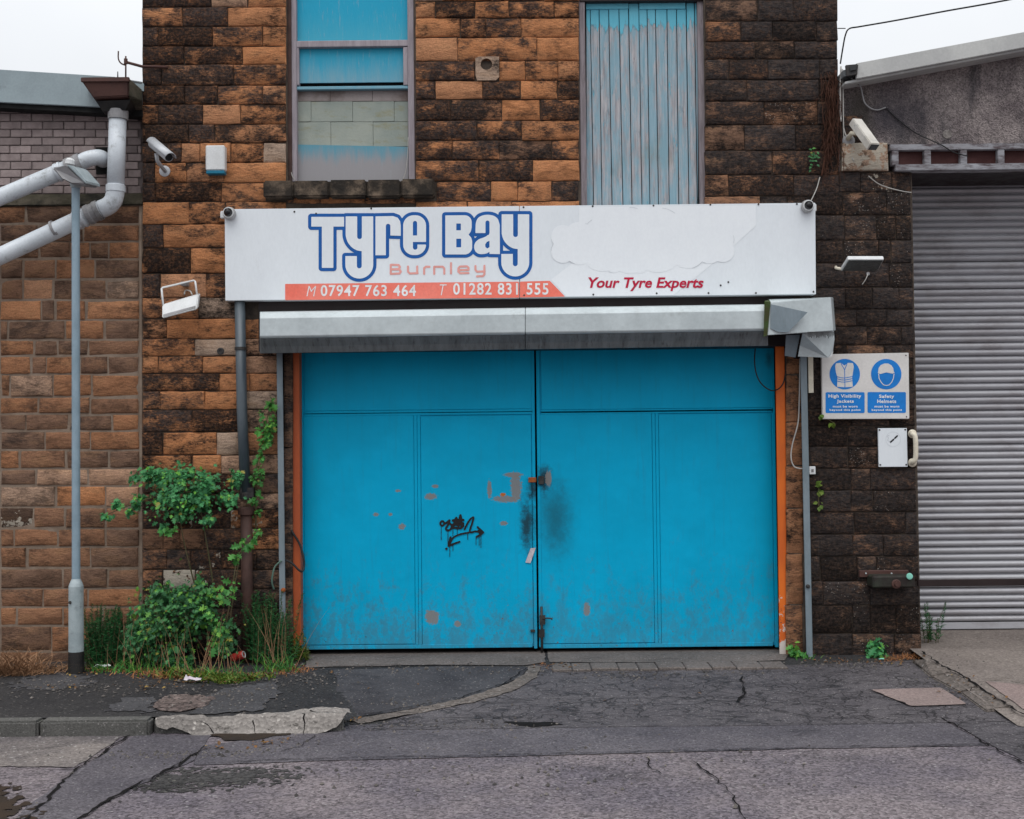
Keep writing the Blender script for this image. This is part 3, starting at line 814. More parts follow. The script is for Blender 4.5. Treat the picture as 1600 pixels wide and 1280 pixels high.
gpoly('concrete_strip', [(826, 1042), (846, 1044), (838, 1060), (806, 1080), (740, 1099), (650, 1117), (560, 1133), (550, 1126), (640, 1111), (730, 1092), (795, 1070), (822, 1054)], M['conc_strip'], foot, off=0.010, jag=0.018, seed=13, jscale=16, bumpz=lambda x, y: 0.006 * mnoise.noise((x * 9, y * 9, 1)))
gpoly('concrete_threshold', [(478, 1020), (850, 1018), (853, 1036), (820, 1041), (660, 1040), (520, 1043), (478, 1045)], M['conc_thresh'], foot, off=0.007, jag=0.012, seed=14)
gpoly('concrete_threshold', [(854, 1016), (1214, 1014), (1232, 1024), (1225, 1033), (1100, 1036), (858, 1036)], M['conc_thresh'], foot, off=0.006, jag=0.008, seed=15)
gpoly('tarmac_patch', [(310, 1096), (345, 1078), (430, 1066), (436, 1084), (402, 1112), (330, 1116), (300, 1116)], M['tar_grey'], foot, off=0.005, jag=0.05, jscale=20, res=.018, seed=16)
gpoly('tarmac_patch', [(165, 1110), (190, 1092), (240, 1090), (232, 1114)], M['tar_grey'], foot, off=0.005, jag=0.09, jscale=24, res=.018, seed=17)
gpoly('tarmac_patch', [(18, 1068), (60, 1056), (115, 1052), (150, 1066), (110, 1078), (40, 1080)], M['tar_grey'], foot, off=0.004, jag=0.14, jscale=22, res=.018, seed=19)
gpoly('chipping_patch', [(238, 1100), (262, 1088), (310, 1086), (336, 1092), (320, 1106), (280, 1113), (244, 1112)], M['gravel'], foot, off=0.008, jag=0.03, seed=18, bumpz=lambda x, y: 0.008 * mnoise.noise((x * 40, y * 40, 3)))
gpoly('concrete_slab', [(1360, 1080), (1470, 1077), (1511, 1103), (1424, 1106)], M['conc_pink'], foot, off=0.012, jag=0.003, seed=20)
for pts, w, s in [
    ([(1358, 1080), (1424, 1107), (1512, 1104)], 0.016, 1), ([(1158, 1058), (1162, 1085), (1150, 1100)], 0.030, 2),
    ([(860, 1095), (960, 1094), (1060, 1093), (1150, 1100), (1225, 1114), (1275, 1126)], 0.014, 3),
    ([(1275, 1126), (1360, 1121), (1468, 1119)], 0.016, 4), ([(690, 1125), (800, 1123), (900, 1118), (1000, 1112)], 0.010, 5),
    ([(500, 1044), (600, 1041), (700, 1042), (820, 1043)], 0.012, 6), ([(552, 1122), (640, 1107), (720, 1092), (790, 1070), (822, 1046)], 0.016, 7),
    ([(1225, 1085), (1290, 1095), (1360, 1090)], 0.010, 8), ([(1090, 1100), (1180, 1106), (1250, 1094), (1325, 1110)], 0.010, 9),
    ([(1420, 1035), (1470, 1060), (1530, 1090), (1565, 1113)], 0.022, 10)]:
    crack(pts, w, foot, off=0.0135, seed=s)
r_ = random.Random(4)
xx = G(862, 1040).x
while xx < G(1222, 1040).x:          # row of small setts along the foot of the right-hand leaf
    L = r_.uniform(0.13, 0.21)
    ys0, ys1 = G(1000, 1049).y, G(1000, 1037).y
    z0 = float(hgt(xx, ys0))
    mb = MB().box((xx, ys0 + r_.uniform(-.01, .01), z0 - 0.05), (xx + L - 0.006, ys1, float(hgt(xx, ys1)) + 0.010 + r_.uniform(-.004, .004)))
    mb.build('sett', M['conc_thresh'], foot, bevel=0.006, seg=1)
    xx += L
# kerb stones along the left footway
kj = [G(px, 1120).x for px in (-420, -250, -90, 75, 243)]
for a, b in zip(kj[:-1], kj[1:]):
    MB().box((a + 0.006, kerb_back - 0.115, -0.16), (b - 0.006, kerb_back + 0.002, 0.004 + r_.uniform(-.004, .004))).build('kerb_stone', M['kerb'], foot, bevel=0.014, seg=2)
MB().box((kj[-1] + 0.006, kerb_back - 0.05, -0.16), (G(545, 1125).x, kerb_back + 0.002, 0.001)).build('kerb_stone', M['kerb'], foot, bevel=0.012)
# broken concrete haunch spilling over the kerb face
def haunch_z(x, y):
    t = float(np.clip((y + 1.985) / 0.085, 0, 1))
    return -0.098 + 0.106 * (t * t * (3 - 2 * t)) + 0.008 + 0.013 * mnoise.noise((x * 7, y * 11, 2.2)) + 0.007 * mnoise.noise((x * 25, y * 25, 5))
HZ = lambda x, y: np.asarray(haunch_z(float(x), float(y)))
hx = lambda px: G(px, 1130, lambda x, y: -.045).x
P = [(hx(a), b) for a, b in ((243, -1.925), (280, -1.905), (340, -1.91), (400, -1.895), (440, -1.85), (470, -1.78), (505, -1.715), (535, -1.74), (551, -1.86), (540, -1.93), (500, -1.985), (465, -2.01), (430, -1.975), (395, -1.985), (350, -2.035), (325, -2.01), (300, -1.965), (265, -1.95))]
m = mask(lambda X, Y: sd_poly(P, X, Y) + 0.022 * fn(X, Y, 13, 31), -3.2, -1.0, -2.3, -1.6, 0.02, lambda x, y: (x, y, haunch_z(x, y)), 1)
m.build('concrete_haunch', M['conc_white'], foot, norm=False)
for a in ([(400, -1.93), (404, -1.97), (409, -2.01)], [(300, -1.93), (330, -1.94), (345, -1.99)], [(478, -1.80), (500, -1.88), (535, -1.90)], [(470, -1.86), (478, -1.94), (480, -2.02)]):
    pts_ = [Vector((hx(q[0]), q[1], 0)) for q in a]
    m = MB(); vs = []
    fine = smooth_line([tuple(p) for p in pts_], 5)
    for x, y, _ in fine:
        w_ = random.uniform(.002, .006); x += random.uniform(-.008, .008)
        vs += [(x - w_, y, haunch_z(x - w_, y) + .003), (x + w_, y, haunch_z(x + w_, y) + .003)]
    m.add(vs, [(2 * i, 2 * i + 1, 2 * i + 3, 2 * i + 2) for i in range(len(fine) - 1)]); m.build('crack', M['tar_crack'], foot, norm=False)
gpoly('dirt_line', [(330, 1150), (390, 1143), (440, 1141), (450, 1149), (400, 1158), (350, 1157)], M['mud'], road, hroad, 0.0075, 0.05, 9, seed=33)

# driveway on the right
def f_drive(X, Y):
    return np.minimum(np.minimum(Y + 2.02, 0.95 - Y), np.minimum(X - DRIVE_X, 8.5 - X))
drive = drape('driveway', f_drive, (DRIVE_X - .1, -2.1, 8.6, 1.0), 0.12, M['conc_drive'], None, hdrive, 0.0)
tag(drive, 'stained concrete ramp up to the grey roller shutter', kind='structure')
for q, mt in (([(1424, 1034), (1444, 1032), (1489, 1053), (1454, 1060)], 'conc_strip'), ([(1456, 1061), (1490, 1055), (1531, 1074), (1500, 1085)], 'conc_strip'), ([(1502, 1086), (1532, 1076), (1583, 1106), (1540, 1114)], 'conc_strip')):
    P3 = [G(a, b, lambda x, y: np.where(x < DRIVE_X, hgt(x, y), hdrive(x, y))) for a, b in q]
    mb = MB(); mb.prism([(p.x, p.y, p.z - 0.05) for p in P3], (0, 0, 0.066)); mb.build('kerb_stone', M[mt], drive, bevel=0.008, seg=2)
gpoly('concrete_slab', [(1540, 1066), (1602, 1071), (1900, 1085), (1900, 1140), (1660, 1125), (1600, 1110)], M['conc_pink'], drive, hdrive, 0.006, 0.006, seed=22)
for pts, w, s in [([(1440, 1018), (1470, 1040), (1510, 1060), (1548, 1085), (1590, 1112), (1620, 1128)], 0.035, 1), ([(1536, 1066), (1570, 1064), (1602, 1070), (1700, 1074)], 0.014, 2), ([(1454, 1060), (1490, 1054)], 0.014, 3), ([(1500, 1085), (1532, 1075)], 0.012, 4)]:
    crack(pts, w, drive, lambda x, y: np.where(np.asarray(x) < DRIVE_X, hgt(x, y), hdrive(x, y)) + 0.012, 0.006, seed=s)

# ------------------------------------------------------------------ coursed stone
STONE_FADE = 0.0        # how far the soot has weathered off
def stone(xa, xb, za, zb, Y, parent, soot, hue, paint=0.0, fleck=0.0, gap=0.0035, relief=0.004, name='stone', mat=None, arris=0.005):
    """Rock-faced block: cut-back arrises, uneven face, own slight projection."""
    xa += gap * random.uniform(.4, 1); xb -= gap * random.uniform(.4, 1); za += gap * random.uniform(.4, 1); zb -= gap * random.uniform(.4, 1)
    nx = 5 if xb - xa < 0.22 else (8 if xb - xa < 0.5 else 10); nz = 3
    cx, cz = (xa + xb) / 2, (za + zb) / 2
    y0 = Y + random.uniform(-0.0035, 0.0035)
    sx, sz = random.uniform(-1, 1) * 0.004, random.uniform(-1, 1) * 0.004
    o = random.uniform(0, 99)
    eg = 0.008
    us = [0, eg / (xb - xa)] + [eg / (xb - xa) + (1 - 2 * eg / (xb - xa)) * i / (nx - 2) for i in range(1, nx - 2)] + [1 - eg / (xb - xa), 1]
    ws = [0, eg / (zb - za), 0.5, 1 - eg / (zb - za), 1]; nz = 4
    vs, fs = [], []
    for j, w in enumerate(ws):
        for i, u in enumerate(us):
            x, z = xa + (xb - xa) * u, za + (zb - za) * w
            e = i in (0, len(us) - 1) or j in (0, len(ws) - 1)
            jx = 0.006 * mnoise.noise((x * 14 + o, z * 9, o)) if e else 0.0
            jz = 0.006 * mnoise.noise((x * 14, z * 9 + o, o + 7)) if e else 0.0
            y = y0 + sx * (u - .5) * 2 + sz * (w - .5) * 2 - (0 if e else relief * (0.4 + mnoise.noise((x * 6 + o, z * 11, o)))) + (arris if e else 0)
            vs.append((x + jx - cx, y - Y, z + jz - cz))
    N = len(us)
    for j in range(len(ws) - 1):
        for i in range(N - 1):
            fs.append((j * N + i, j * N + i + 1, (j + 1) * N + i + 1, (j + 1) * N + i))
    ring = [i for i in range(N)] + [j * N + N - 1 for j in range(1, len(ws))] + [(len(ws) - 1) * N + i for i in range(N - 2, -1, -1)] + [j * N for j in range(len(ws) - 2, 0, -1)]
    b = len(vs)
    for k in ring: vs.append((vs[k][0], 0.06, vs[k][2]))
    nface = len(fs)
    for q in range(len(ring)):
        q2 = (q + 1) % len(ring)
        fs.append((ring[q2], ring[q], b + q, b + q2))
    me = bpy.data.meshes.new(name)
    me.from_pydata(vs, [], fs)
    me.polygons.foreach_set('use_smooth', [0 < q % (N - 1) < N - 2 and 0 < q // (N - 1) < len(ws) - 2 for q in range(nface)] + [False] * (len(fs) - nface))
    me.materials.append(mat or M['stone'])
    ob = link(name, me, parent, (cx, Y, cz))
    if STONE_FADE: ob['fade'] = STONE_FADE
    ob['soot'] = float(soot); ob['hue'] = float(hue); ob['paint'] = float(paint); ob['fleck'] = float(fleck)
    return ob

HUE = {'o': 0.5, 'p': 0.08, 'b': 0.86, 't': 0.3, 'd': 1.0}
def courses(text, Y, parent, dsoot=0.0, dhue='o', fleck=0.0, relief=0.004, gap=0.0035, arris=0.005):
    """One course per line:  top bottom | joints | soot 0-9 with letters (p pale, b brown, t tan, d dark, w limewash, W much limewash, f flecks, x leave out)."""
    for line in text.strip().splitlines():
        a, b, c = line.split('|')
        ya, yb = map(float, a.split()); js = list(map(float, b.split())); cs = c.split()
        assert len(cs) == len(js) - 1, line
        for (xa, xb), code in zip(zip(js[:-1], js[1:]), cs):
            if 'x' in code: continue
            xm, ym = (xa + xb) / 2, (ya + yb) / 2
            s = int(code[0]) / 9.0
            h = dhue
            for ch in code[1:]:
                if ch in HUE: h = ch
            hv = HUE[h] + random.uniform(-.14, .14)
            pw = 0.9 if 'W' in code else (0.55 if 'w' in code else 0.0)
            stone(W(xa, ym, Y).x, W(xb, ym, Y).x, W(xm, yb, Y).z, W(xm, ya, Y).z, Y, parent, min(1, max(0, s + dsoot + random.uniform(-.04, .04))), min(1, max(0, hv)), pw, max(fleck, 0.95 if 'f' in code else 0), gap, relief, arris=arris)

# ------------------------------------------------------------------ main stone building
ZTOP = 6.3
bld = empty('stone_workshop', (W(780, 1020).x, 0, 0), 'tall sooty sandstone workshop with blue double doors and a boarded loading door', 'building')
def wall_core(name, parent, mat, rects, Y0, Y1):
    m = MB()
    for (xa, xb, za, zb) in rects: m.box((xa, Y0, za), (xb, Y1, zb))
    return m.build(name, mat, parent, norm=False)
X = lambda px, py=500, Y=0: W(px, py, Y).x
Z = lambda px, py, Y=0: W(px, py, Y).z
xL, xR, xP = X(222, 200), X(1308, 60), X(1434, 700)
w0, w1 = X(448, 150), X(648, 150); wz = Z(548, 284)
d0, d1 = X(906, 150), X(1102, 150); dz = Z(1004, 344)
g0, g1 = X(441, 780), X(1232, 780); gz = Z(830, 540)
pz = Z(1370, 268)
e_ = 0.004
wall_core('wall', bld, M['mortar'], [
    (xL, w0, gz, ZTOP), (w0 + e_ * 0, w1, gz, wz), (w1, d0, gz, ZTOP), (d0, d1, gz, dz), (d1, xR, gz, ZTOP),
    (xR, xP, gz, pz), (xL, g0, -0.3, gz), (g1, xP, -0.3, gz)], 0.016, 0.5)
wall_core('wall', bld, M['mortar'], [(xP - .4, xP - .003, -0.3, pz)], 0.502, 0.85)
wall_core('rear_wall', bld, M['mortar'], [(xL + .01, xR - .01, -0.3, ZTOP)], 0.52, 7.0)
MB().box((xL - .1, -0.15, ZTOP), (xR + .1, 7.1, ZTOP + 0.15)).build('coping', M['sill'], bld, bevel=0.02)

# left strip, window side
courses("""
-95 -70 | 222 270 340 400 447 | 8 7 3 5
-69 -40 | 222 250 330 390 447 | 7 8 4 2
-39 -9 | 222 280 350 447 | 8 7 3
-8 11 | 222 256 330 387 447 | 8 8 2p 2
11.5 41 | 222 285 356 447 | 6 9 3
42 72 | 222 247 332 410 447 | 9 9 5 3
72.5 100.5 | 222 288 379 447 | 9 8 1
101 133 | 222 252 365 447 | 9 7 6
133.5 163 | 222 288 340 411 447 | 9 8 5 4
163.5 194 | 222 247 317 375 447 | 7 9 2 5
194.5 223 | 222 295 335 447 | 9 8 6
223.5 254 | 222 283 312 360 412 447 | 8 3t 3 5 0p
254.5 285 | 222 242 291 350 447 | 9 5 5 1t
285.5 315 | 222 243 346 415 | 9 8 4
315.5 350 | 222 295 352 447 | 2 6 4
350.5 387 | 222 255 360 | 9 3
387.5 427 | 222 298 360 | 9 3
427.5 465 | 222 250 322 360 | 8 2t 6
465.5 498 | 222 255 310 372 | 5 4 6p
498.5 529 | 222 260 372 439 | 6 2 4t
529.5 556 | 222 304 372 439 | 4 2p 5t
556.5 583 | 222 247 317 372 439 | 4 5 2 3t
583.5 611 | 222 343 390 439 | 7 2 2t
611.5 640 | 222 250 320 372 439 | 6 4 3 3p
640.5 675 | 222 300 376 439 | 7 9 4t
675.5 711 | 222 254 338 376 439 | 8 4 2p 3t
711.5 741 | 222 300 345 439 | 6 3 3t
741.5 771 | 222 290 360 439 | 6 7 6b
771.5 796 | 222 300 370 439 | 8 8 4p
796.5 826 | 222 260 300 360 439 | 8 9w 9 6w
826.5 859 | 222 254 281 318 385 439 | 4b 5b 4b 6b 5w
859.5 890 | 222 260 298 345 400 439 | 5b 6b 9w 9 7b
890.5 920 | 222 254 304 330 380 439 | 6b 6W 9w 8 7b
920.5 951 | 222 280 350 439 | 7b 8b 8b
951.5 985 | 222 270 330 390 439 | 8b 8b 9b 8b
985.5 1032 | 222 300 370 439 | 9b 9b 9b
""", 0.0, bld)
# between window and loading door
courses("""
-95 -64 | 649 700 780 840 905 | 5 3 6 2
-63 -30 | 649 730 800 905 | 2 7 3
-29 1.5 | 649 690 770 850 905 | 2p 5 7 4
2 28 | 649 680 742 795 866 905 | 4 8 3 6 6
28.5 58 | 649 719 759 814 905 | 3 6 6 3
58.5 95 | 649 715 839 905 | 1 4 2
95.5 126 | 649 742 780 821 872 905 | 7 0px 1 5 4
126.5 155 | 649 680 754 813 871 905 | 7 1 8 3 7
155.5 188 | 649 704 784 844 905 | 8 8 2 7
188.5 219 | 649 745 815 905 | 8 7 5
219.5 250 | 649 707 780 862 905 | 7 7 6b 6
250.5 283 | 649 748 833 905 | 6 8 1
283.5 314 | 682 767 809 862 905 | 6 1 3 7b
314.5 345 | 649 730 800 905 | 3 3 2
""", 0.0, bld)
courses("285.5 318 | 447 500 570 649 | 5 4 5", 0.0, bld)
# right of the loading door: much darker
courses("""
-95 -66 | 1102 1180 1240 1310 | 8 9 9
-65 -32 | 1102 1150 1230 1310 | 8 9 9
-31 -1 | 1102 1170 1260 1310 | 8 9 9
0 33 | 1102 1184 1240 1309 | 6 9 9
33.5 64 | 1102 1158 1207 1276 1309 | 6 8 9 9
64.5 92 | 1102 1180 1241 1309 | 8 7 9
92.5 124 | 1102 1139 1200 1281 1310 | 7 9 9 9
124.5 158 | 1102 1167 1280 1310 | 7 8 9
158.5 195 | 1102 1194 1278 1311 | 7 6f 9
195.5 235 | 1102 1163 1243 1311 | 5 8 9
235.5 273 | 1102 1207 1311 | 7 8
273.5 306 | 1102 1138 1240 1312 | 5 8 9
306.5 336 | 1102 1188 1230 1312 | 3 9 9
""", 0.0, bld, dsoot=0.03, dhue='b')
# pier between the doors and the grey shutter
courses("""
268 300 | 1312 1345 1394 1424 | 8 7w 7
300.5 336 | 1274 1317 1385 1424 | 9 7f 8f
336.5 375 | 1274 1320 1370 1400 1425 | 9 6f 9f 8f
375.5 411 | 1274 1318 1373 1393 1425 | 9 7f 9 8
411.5 449 | 1274 1320 1390 1427 | 8 8 8f
449.5 483 | 1268 1321 1363 1405 1427 | 9 8 7 9
483.5 510 | 1303 1338 1385 1427 | 7 8 9
510.5 539 | 1240 1303 1355 1408 1429 | 9 6 8 9
539.5 561 | 1240 1303 1323 1382 1429 | 9 8 4 8
561.5 600 | 1258 1310 1370 1429 | 9 8 9
600.5 640 | 1258 1290 1350 1430 | 9 8 8
640.5 666 | 1258 1330 1390 1430 | 8 6 9
666.5 698 | 1258 1325 1375 1430 | 9 7 9
698.5 732 | 1258 1325 1372 1431 | 9 6f 8
732.5 766 | 1258 1330 1360 1431 | 9 6 9
766.5 800 | 1258 1330 1364 1432 | 9 7 8f
800.5 835 | 1258 1335 1415 1433 | 9 8 9
835.5 869 | 1258 1333 1380 1435 | 9 7 7
869.5 908 | 1258 1282 1340 1370 1436 | 9 8 6 8f
908.5 946 | 1258 1286 1360 1437 | 9 7f 8
946.5 990 | 1258 1332 1360 1400 1438 | 8 8f 8 7f
990.5 1036 | 1258 1333 1398 1440 | 9 5f 6f
""", 0.0, bld, dsoot=0.10, dhue='d', fleck=0.5)
# jamb blocks either side of the doors
for (xa, xb, jn, sv, hv) in ((1229, 1256, (556, 585, 660, 728, 795, 866, 946, 1032), 0.42, 0.75), (442, 457, (545, 620, 700, 770, 850, 930, 1028), 0.62, 0.95)):
    for ya, yb in zip(jn[:-1], jn[1:]):
        stone(X(xa, (ya + yb) / 2), X(xb, (ya + yb) / 2), Z(xa, yb), Z(xa, ya), 0.012, bld, sv + random.uniform(-.1, .1), hv)
# beam over the doors, near-black as painted shadow between sign and shutter box
MB().pbox(404, 466, 1240, 545, -0.012, 0.30).build('shadow_beam', M['bar'], bld)
# projecting window sill of several stones
sx = [415, 462, 517, 575, 628, 680]
sillroot = None
for a, b, in zip(sx[:-1], sx[1:]):
    pass
# vent hole: pale block with a round opening
vx, vz, vr = X(760, 101), Z(760, 101), 0.046
xa, xb, za, zb = X(743, 111), X(780, 111), Z(761, 126), Z(761, 89)
m = MB()
n_ = 24
ring = [(vx + vr * math.cos(2 * math.pi * k / n_), vz + vr * math.sin(2 * math.pi * k / n_)) for k in range(n_)]
def to_edge(p):
    dx, dz_ = p[0] - vx, p[1] - vz
    t = min(((xb - vx) / dx if dx > 0 else (xa - vx) / dx) if abs(dx) > 1e-9 else 1e9, ((zb - vz) / dz_ if dz_ > 0 else (za - vz) / dz_) if abs(dz_) > 1e-9 else 1e9)
    return (vx + dx * t, vz + dz_ * t)
out = [to_edge(p) for p in ring]
vs = [(p[0], -0.011, p[1]) for p in ring] + [(p[0], -0.010, p[1]) for p in out] + [(p[0], 0.033, p[1]) for p in ring] + [(p[0], 0.033, p[1]) for p in out]
fs = []
for k in range(n_):
    k2 = (k + 1) % n_
    fs += [(k, n_ + k, n_ + k2, k2), (2 * n_ + k, k, k2, 2 * n_ + k2), (n_ + k, 3 * n_ + k, 3 * n_ + k2, n_ + k2)]
m.add(vs, fs)
vb = m.build('vent_block', M['stone'], bld)
vb['soot'] = 0.18; vb['hue'] = 0.05; vb['paint'] = 0.0; vb['fleck'] = 0.0
MB().lathe((vx, 0.031, vz), (0, 1, 0), [(0, vr), (0.002, vr)], 24).build('vent_hole', M['dark_gap'], vb)
# small broken socket in the stone left of the pipe
MB().lathe((X(345, 549), 0.0, Z(345, 549)), (0, -1, 0), [(0.0, 0.030), (0.012, 0.028), (0.014, 0.016), (0.006, 0.014)], 12).build('pipe_socket', M['iron'], bld, bevel=0)

# ------------------------------------------------------------------ boarded sash window
win = MB()
YF, YP = 0.085, 0.125
for r in ((447.5, -100, 457, 285), (641, -100, 648.5, 285)): pass
def part(name, mat, parent, rects, bevel=0.004):
    m = MB()
    for (xa, ya, xb, yb, a, b) in rects: m.pbox(xa, ya, xb, yb, a, b)
    return m.build(name, M[mat] if isinstance(mat, str) else mat, parent, bevel=bevel, seg=1)
# rough plastered reveals narrow the opening on the left
window = part('window', 'win_timber', bld, [(455, -110, 463, 284, 0.06, 0.2), (637, -110, 647, 284, 0.06, 0.2)])
part('reveal', 'pipe_iron', window, [(446, -110, 455, 284, 0.045, 0.2), (647, -110, 651, 284, 0.045, 0.2)], 0)
fb1 = faded_blue('faded_blue_upper_pane', (0.008, 0.335, 0.52), (0.05, 0.36, 0.50), Z(548, 70), Z(548, 0), 0.5)
fb2 = faded_blue('faded_blue_sash_pane', (0.02, 0.32, 0.48), (0.17, 0.34, 0.42), Z(548, 140), Z(548, 75), 0.7)
fb3 = faded_blue('faded_blue_low_board', (0.10, 0.28, 0.36), (0.29, 0.28, 0.29), Z(548, 252), Z(548, 218), 0.9)
part('pane', fb1, window, [(463, -110, 637, 64, 0.115, 0.13)], 0)
part('meeting_rail', 'win_timber', window, [(460, 63, 641, 73, 0.07, 0.14)])
part('sash_stile', 'win_timber', window, [(460, 73.5, 467, 133, 0.075, 0.14)])
part('sash_stile', 'win_timber', window, [(630, 73.5, 637.5, 133, 0.075, 0.14)])
part('pane', fb2, window, [(466, 73, 631, 129, 0.115, 0.13)], 0)
part('sash_rail', fb2, window, [(462, 134.5, 638, 139.5, 0.08, 0.13)])
part('void', 'dark_gap', window, [(462, 126, 638, 145, 0.150, 0.158)], 0)
n = NT('painted_blockwork')
cc = n.mix(n.step(n.noise(n.pos, 3.2, 5), 0.35, 0.65), (0.26, 0.295, 0.265), (0.33, 0.355, 0.31))
cc = n.mix(n.math('MULTIPLY', n.step(n.noise(n.scl(n.pos, (1, 1, 3)), 5, 6, 0.7), 0.52, 0.7), 0.6), cc, (0.25, 0.235, 0.13))
cc = n.mix(n.math('MULTIPLY', n.step(n.noise(n.pos, 7, 7, 0.7), 0.6, 0.72), 0.4), cc, (0.22, 0.31, 0.33))
M['block'] = n.done(cc, 0.9, n.bump(n.noise(n.pos, 60, 5, 0.7), 0.003))
M['block_bare'] = worn('bare_pinkish_block', (0.30, 0.26, 0.25), (0.15, 0.115, 0.10), 4, 0.9, 0.003, 50, dirt=(0.09, 0.07, 0.065), dirt_amt=0.4)
for (ya, yb, js, mt) in ((141, 158, (462, 516, 582, 638), 'block_bare'), (158.6, 190, (462, 486, 551, 616, 638), 'block'), (190.6, 229, (462, 517, 583, 638), 'block')):
    for a, b in zip(js[:-1], js[1:]):
        part('block', mt, window, [(a + .15, ya + .1, b - .15, yb + .35, 0.128 + random.uniform(-.002, .002), 0.2)], 0.003)
low = MB(); low.hexa([W(462, 284, 0.115), W(638, 284, 0.115), W(638, 284, 0.127), W(462, 284, 0.127), W(462, 226, 0.115), W(638, 229.5, 0.115), W(638, 229.5, 0.127), W(462, 226, 0.127)])
low.build('board', fb3, window)
crk = lambda pts, r, mat, name, parent, n=5: MB().tube(pts, r, n).build(name, M[mat], parent)
crk(smooth_line([W(628, 284, 0.07), W(634, 268, 0.06), W(637, 240, 0.055), W(638, 215, 0.055)], 4), 0.003, 'cable_w', 'loose_string', window)
crk(smooth_line([W(455, 268, 0.05), W(457, 276, 0.035), W(462, 283, 0.03)], 4), 0.003, 'cable_w', 'loose_string', window)
for a, b, in zip(sx[:-1], sx[1:]):
    z0_, z1_ = Z(548, 312 + random.uniform(-1, 1)), Z(548, 285.5 + random.uniform(-.6, .6))
    MB().box((X(a + .4, 298), -0.105 + random.uniform(-.006, .006), z0_), (X(b - .4, 298), 0.14, z1_)).build('sill_stone', M['sill'], window, bevel=0.012)

# ------------------------------------------------------------------ boarded loading door
ld = part('loading_door', 'bare_timber', bld, [(905.5, -110, 915, 345, 0.03, 0.2), (1091, -110, 1101, 345, 0.045, 0.2)])
part('head_board', 'plank', ld, [(915.5, 2, 982, 14, 0.072, 0.1)], 0.002)
part('head_board', 'plank', ld, [(999, 2, 1071, 14, 0.072, 0.1)], 0.002)
part('lintel', 'bar', ld, [(905, -110, 1102, 1.5, 0.02, 0.2)])
js = [915.5, 922, 936, 951, 967, 982, 998, 1011, 1024, 1042, 1057, 1072, 1085, 1090.5]
js2 = [916, 928, 941, 957, 974, 988, 1003.5, 1016, 1029.5, 1046, 1061, 1077, 1090, 1091]
for i in range(len(js) - 1):
    a, b = js[i], js[i + 1]
    ya = 1.5 if (982 <= a < 998 or a >= 1072 or a < 916) else 14.5
    y0 = 0.082 + random.uniform(-.003, .003)
    mb = MB(); mb.hexa([W(js2[i] + .55, 350, y0), W(js2[i + 1] - .55, 350, y0), W(js2[i + 1] - .55, 350, y0 + .03), W(js2[i] + .55, 350, y0 + .03), W(a + .55, ya, y0), W(b - .55, ya, y0), W(b - .55, ya, y0 + .03), W(a + .55, ya, y0 + .03)])
    mb.build('plank', M['plank'], ld, bevel=0.003, seg=1)
part('backing', 'dark_gap', ld, [(906, -110, 1101, 350, 0.125, 0.19)], 0)

# ------------------------------------------------------------------ blue double doors
YD = 0.21
spots_l = [('bare', X(802, 745, YD), Z(802, 742, YD), 0.085, 0.022), ('bare', X(806, 760, YD), Z(806, 762, YD), 0.050, 0.125), ('bare', X(790, 780, YD), Z(790, 780, YD), 0.12, 0.03), ('bare', X(765, 770, YD), Z(765, 765, YD), 0.02, 0.08),
           ('rust', X(786, 773, YD), Z(786, 773, YD), 0.024, 0.016), ('bare', X(675, 964, YD), Z(675, 964, YD), 0.066, 0.066), ('bare', X(673, 776, YD), Z(673, 776, YD), 0.055, 0.03), ('bare', X(680, 760, YD), Z(680, 760, YD), 0.03, 0.016),
           ('bare', X(628, 823, YD), Z(628, 823, YD), 0.032, 0.026), ('bare', X(587, 804, YD), Z(587, 804, YD), 0.026, 0.018), ('bare', X(610, 804, YD), Z(610, 804, YD), 0.018, 0.014), ('bare', X(622, 767, YD), Z(622, 767, YD), 0.026, 0.012), ('bare', X(787, 818, YD), Z(787, 818, YD), 0.034, 0.02),
           ('soot', X(824, 820, YD), Z(824, 820, YD), 0.075, 0.26), ('soot', X(833, 765, YD), Z(833, 765, YD), 0.05, 0.10), ('bare', X(715, 975, YD), Z(715, 975, YD), 0.03, 0.03)]
spots_r = [('smear', X(868, 800, YD), Z(868, 812, YD), 0.20, 0.42), ('soot', X(850, 745, YD), Z(850, 748, YD), 0.065, 0.13), ('bare', X(857, 748, YD), Z(857, 748, YD), 0.03, 0.07), ('smear', X(1262 - 60, 575, YD), Z(1200, 560, YD), 0.05, 0.1), ('bare', X(917, 952, YD), Z(917, 952, YD), 0.03, 0.06)]
zb_ = Z(800, 1012, YD)
doorL, doorR = door_blue('blue_gloss_left_leaf', spots_l, zb=zb_), door_blue('blue_gloss_right_leaf', spots_r, zb=zb_, amount=0.8)

def bar_y(x, yl, yr, xl=470, xr=1210):   # the image slopes a little
    return yl + (yr - yl) * (x - xl) / (xr - xl)

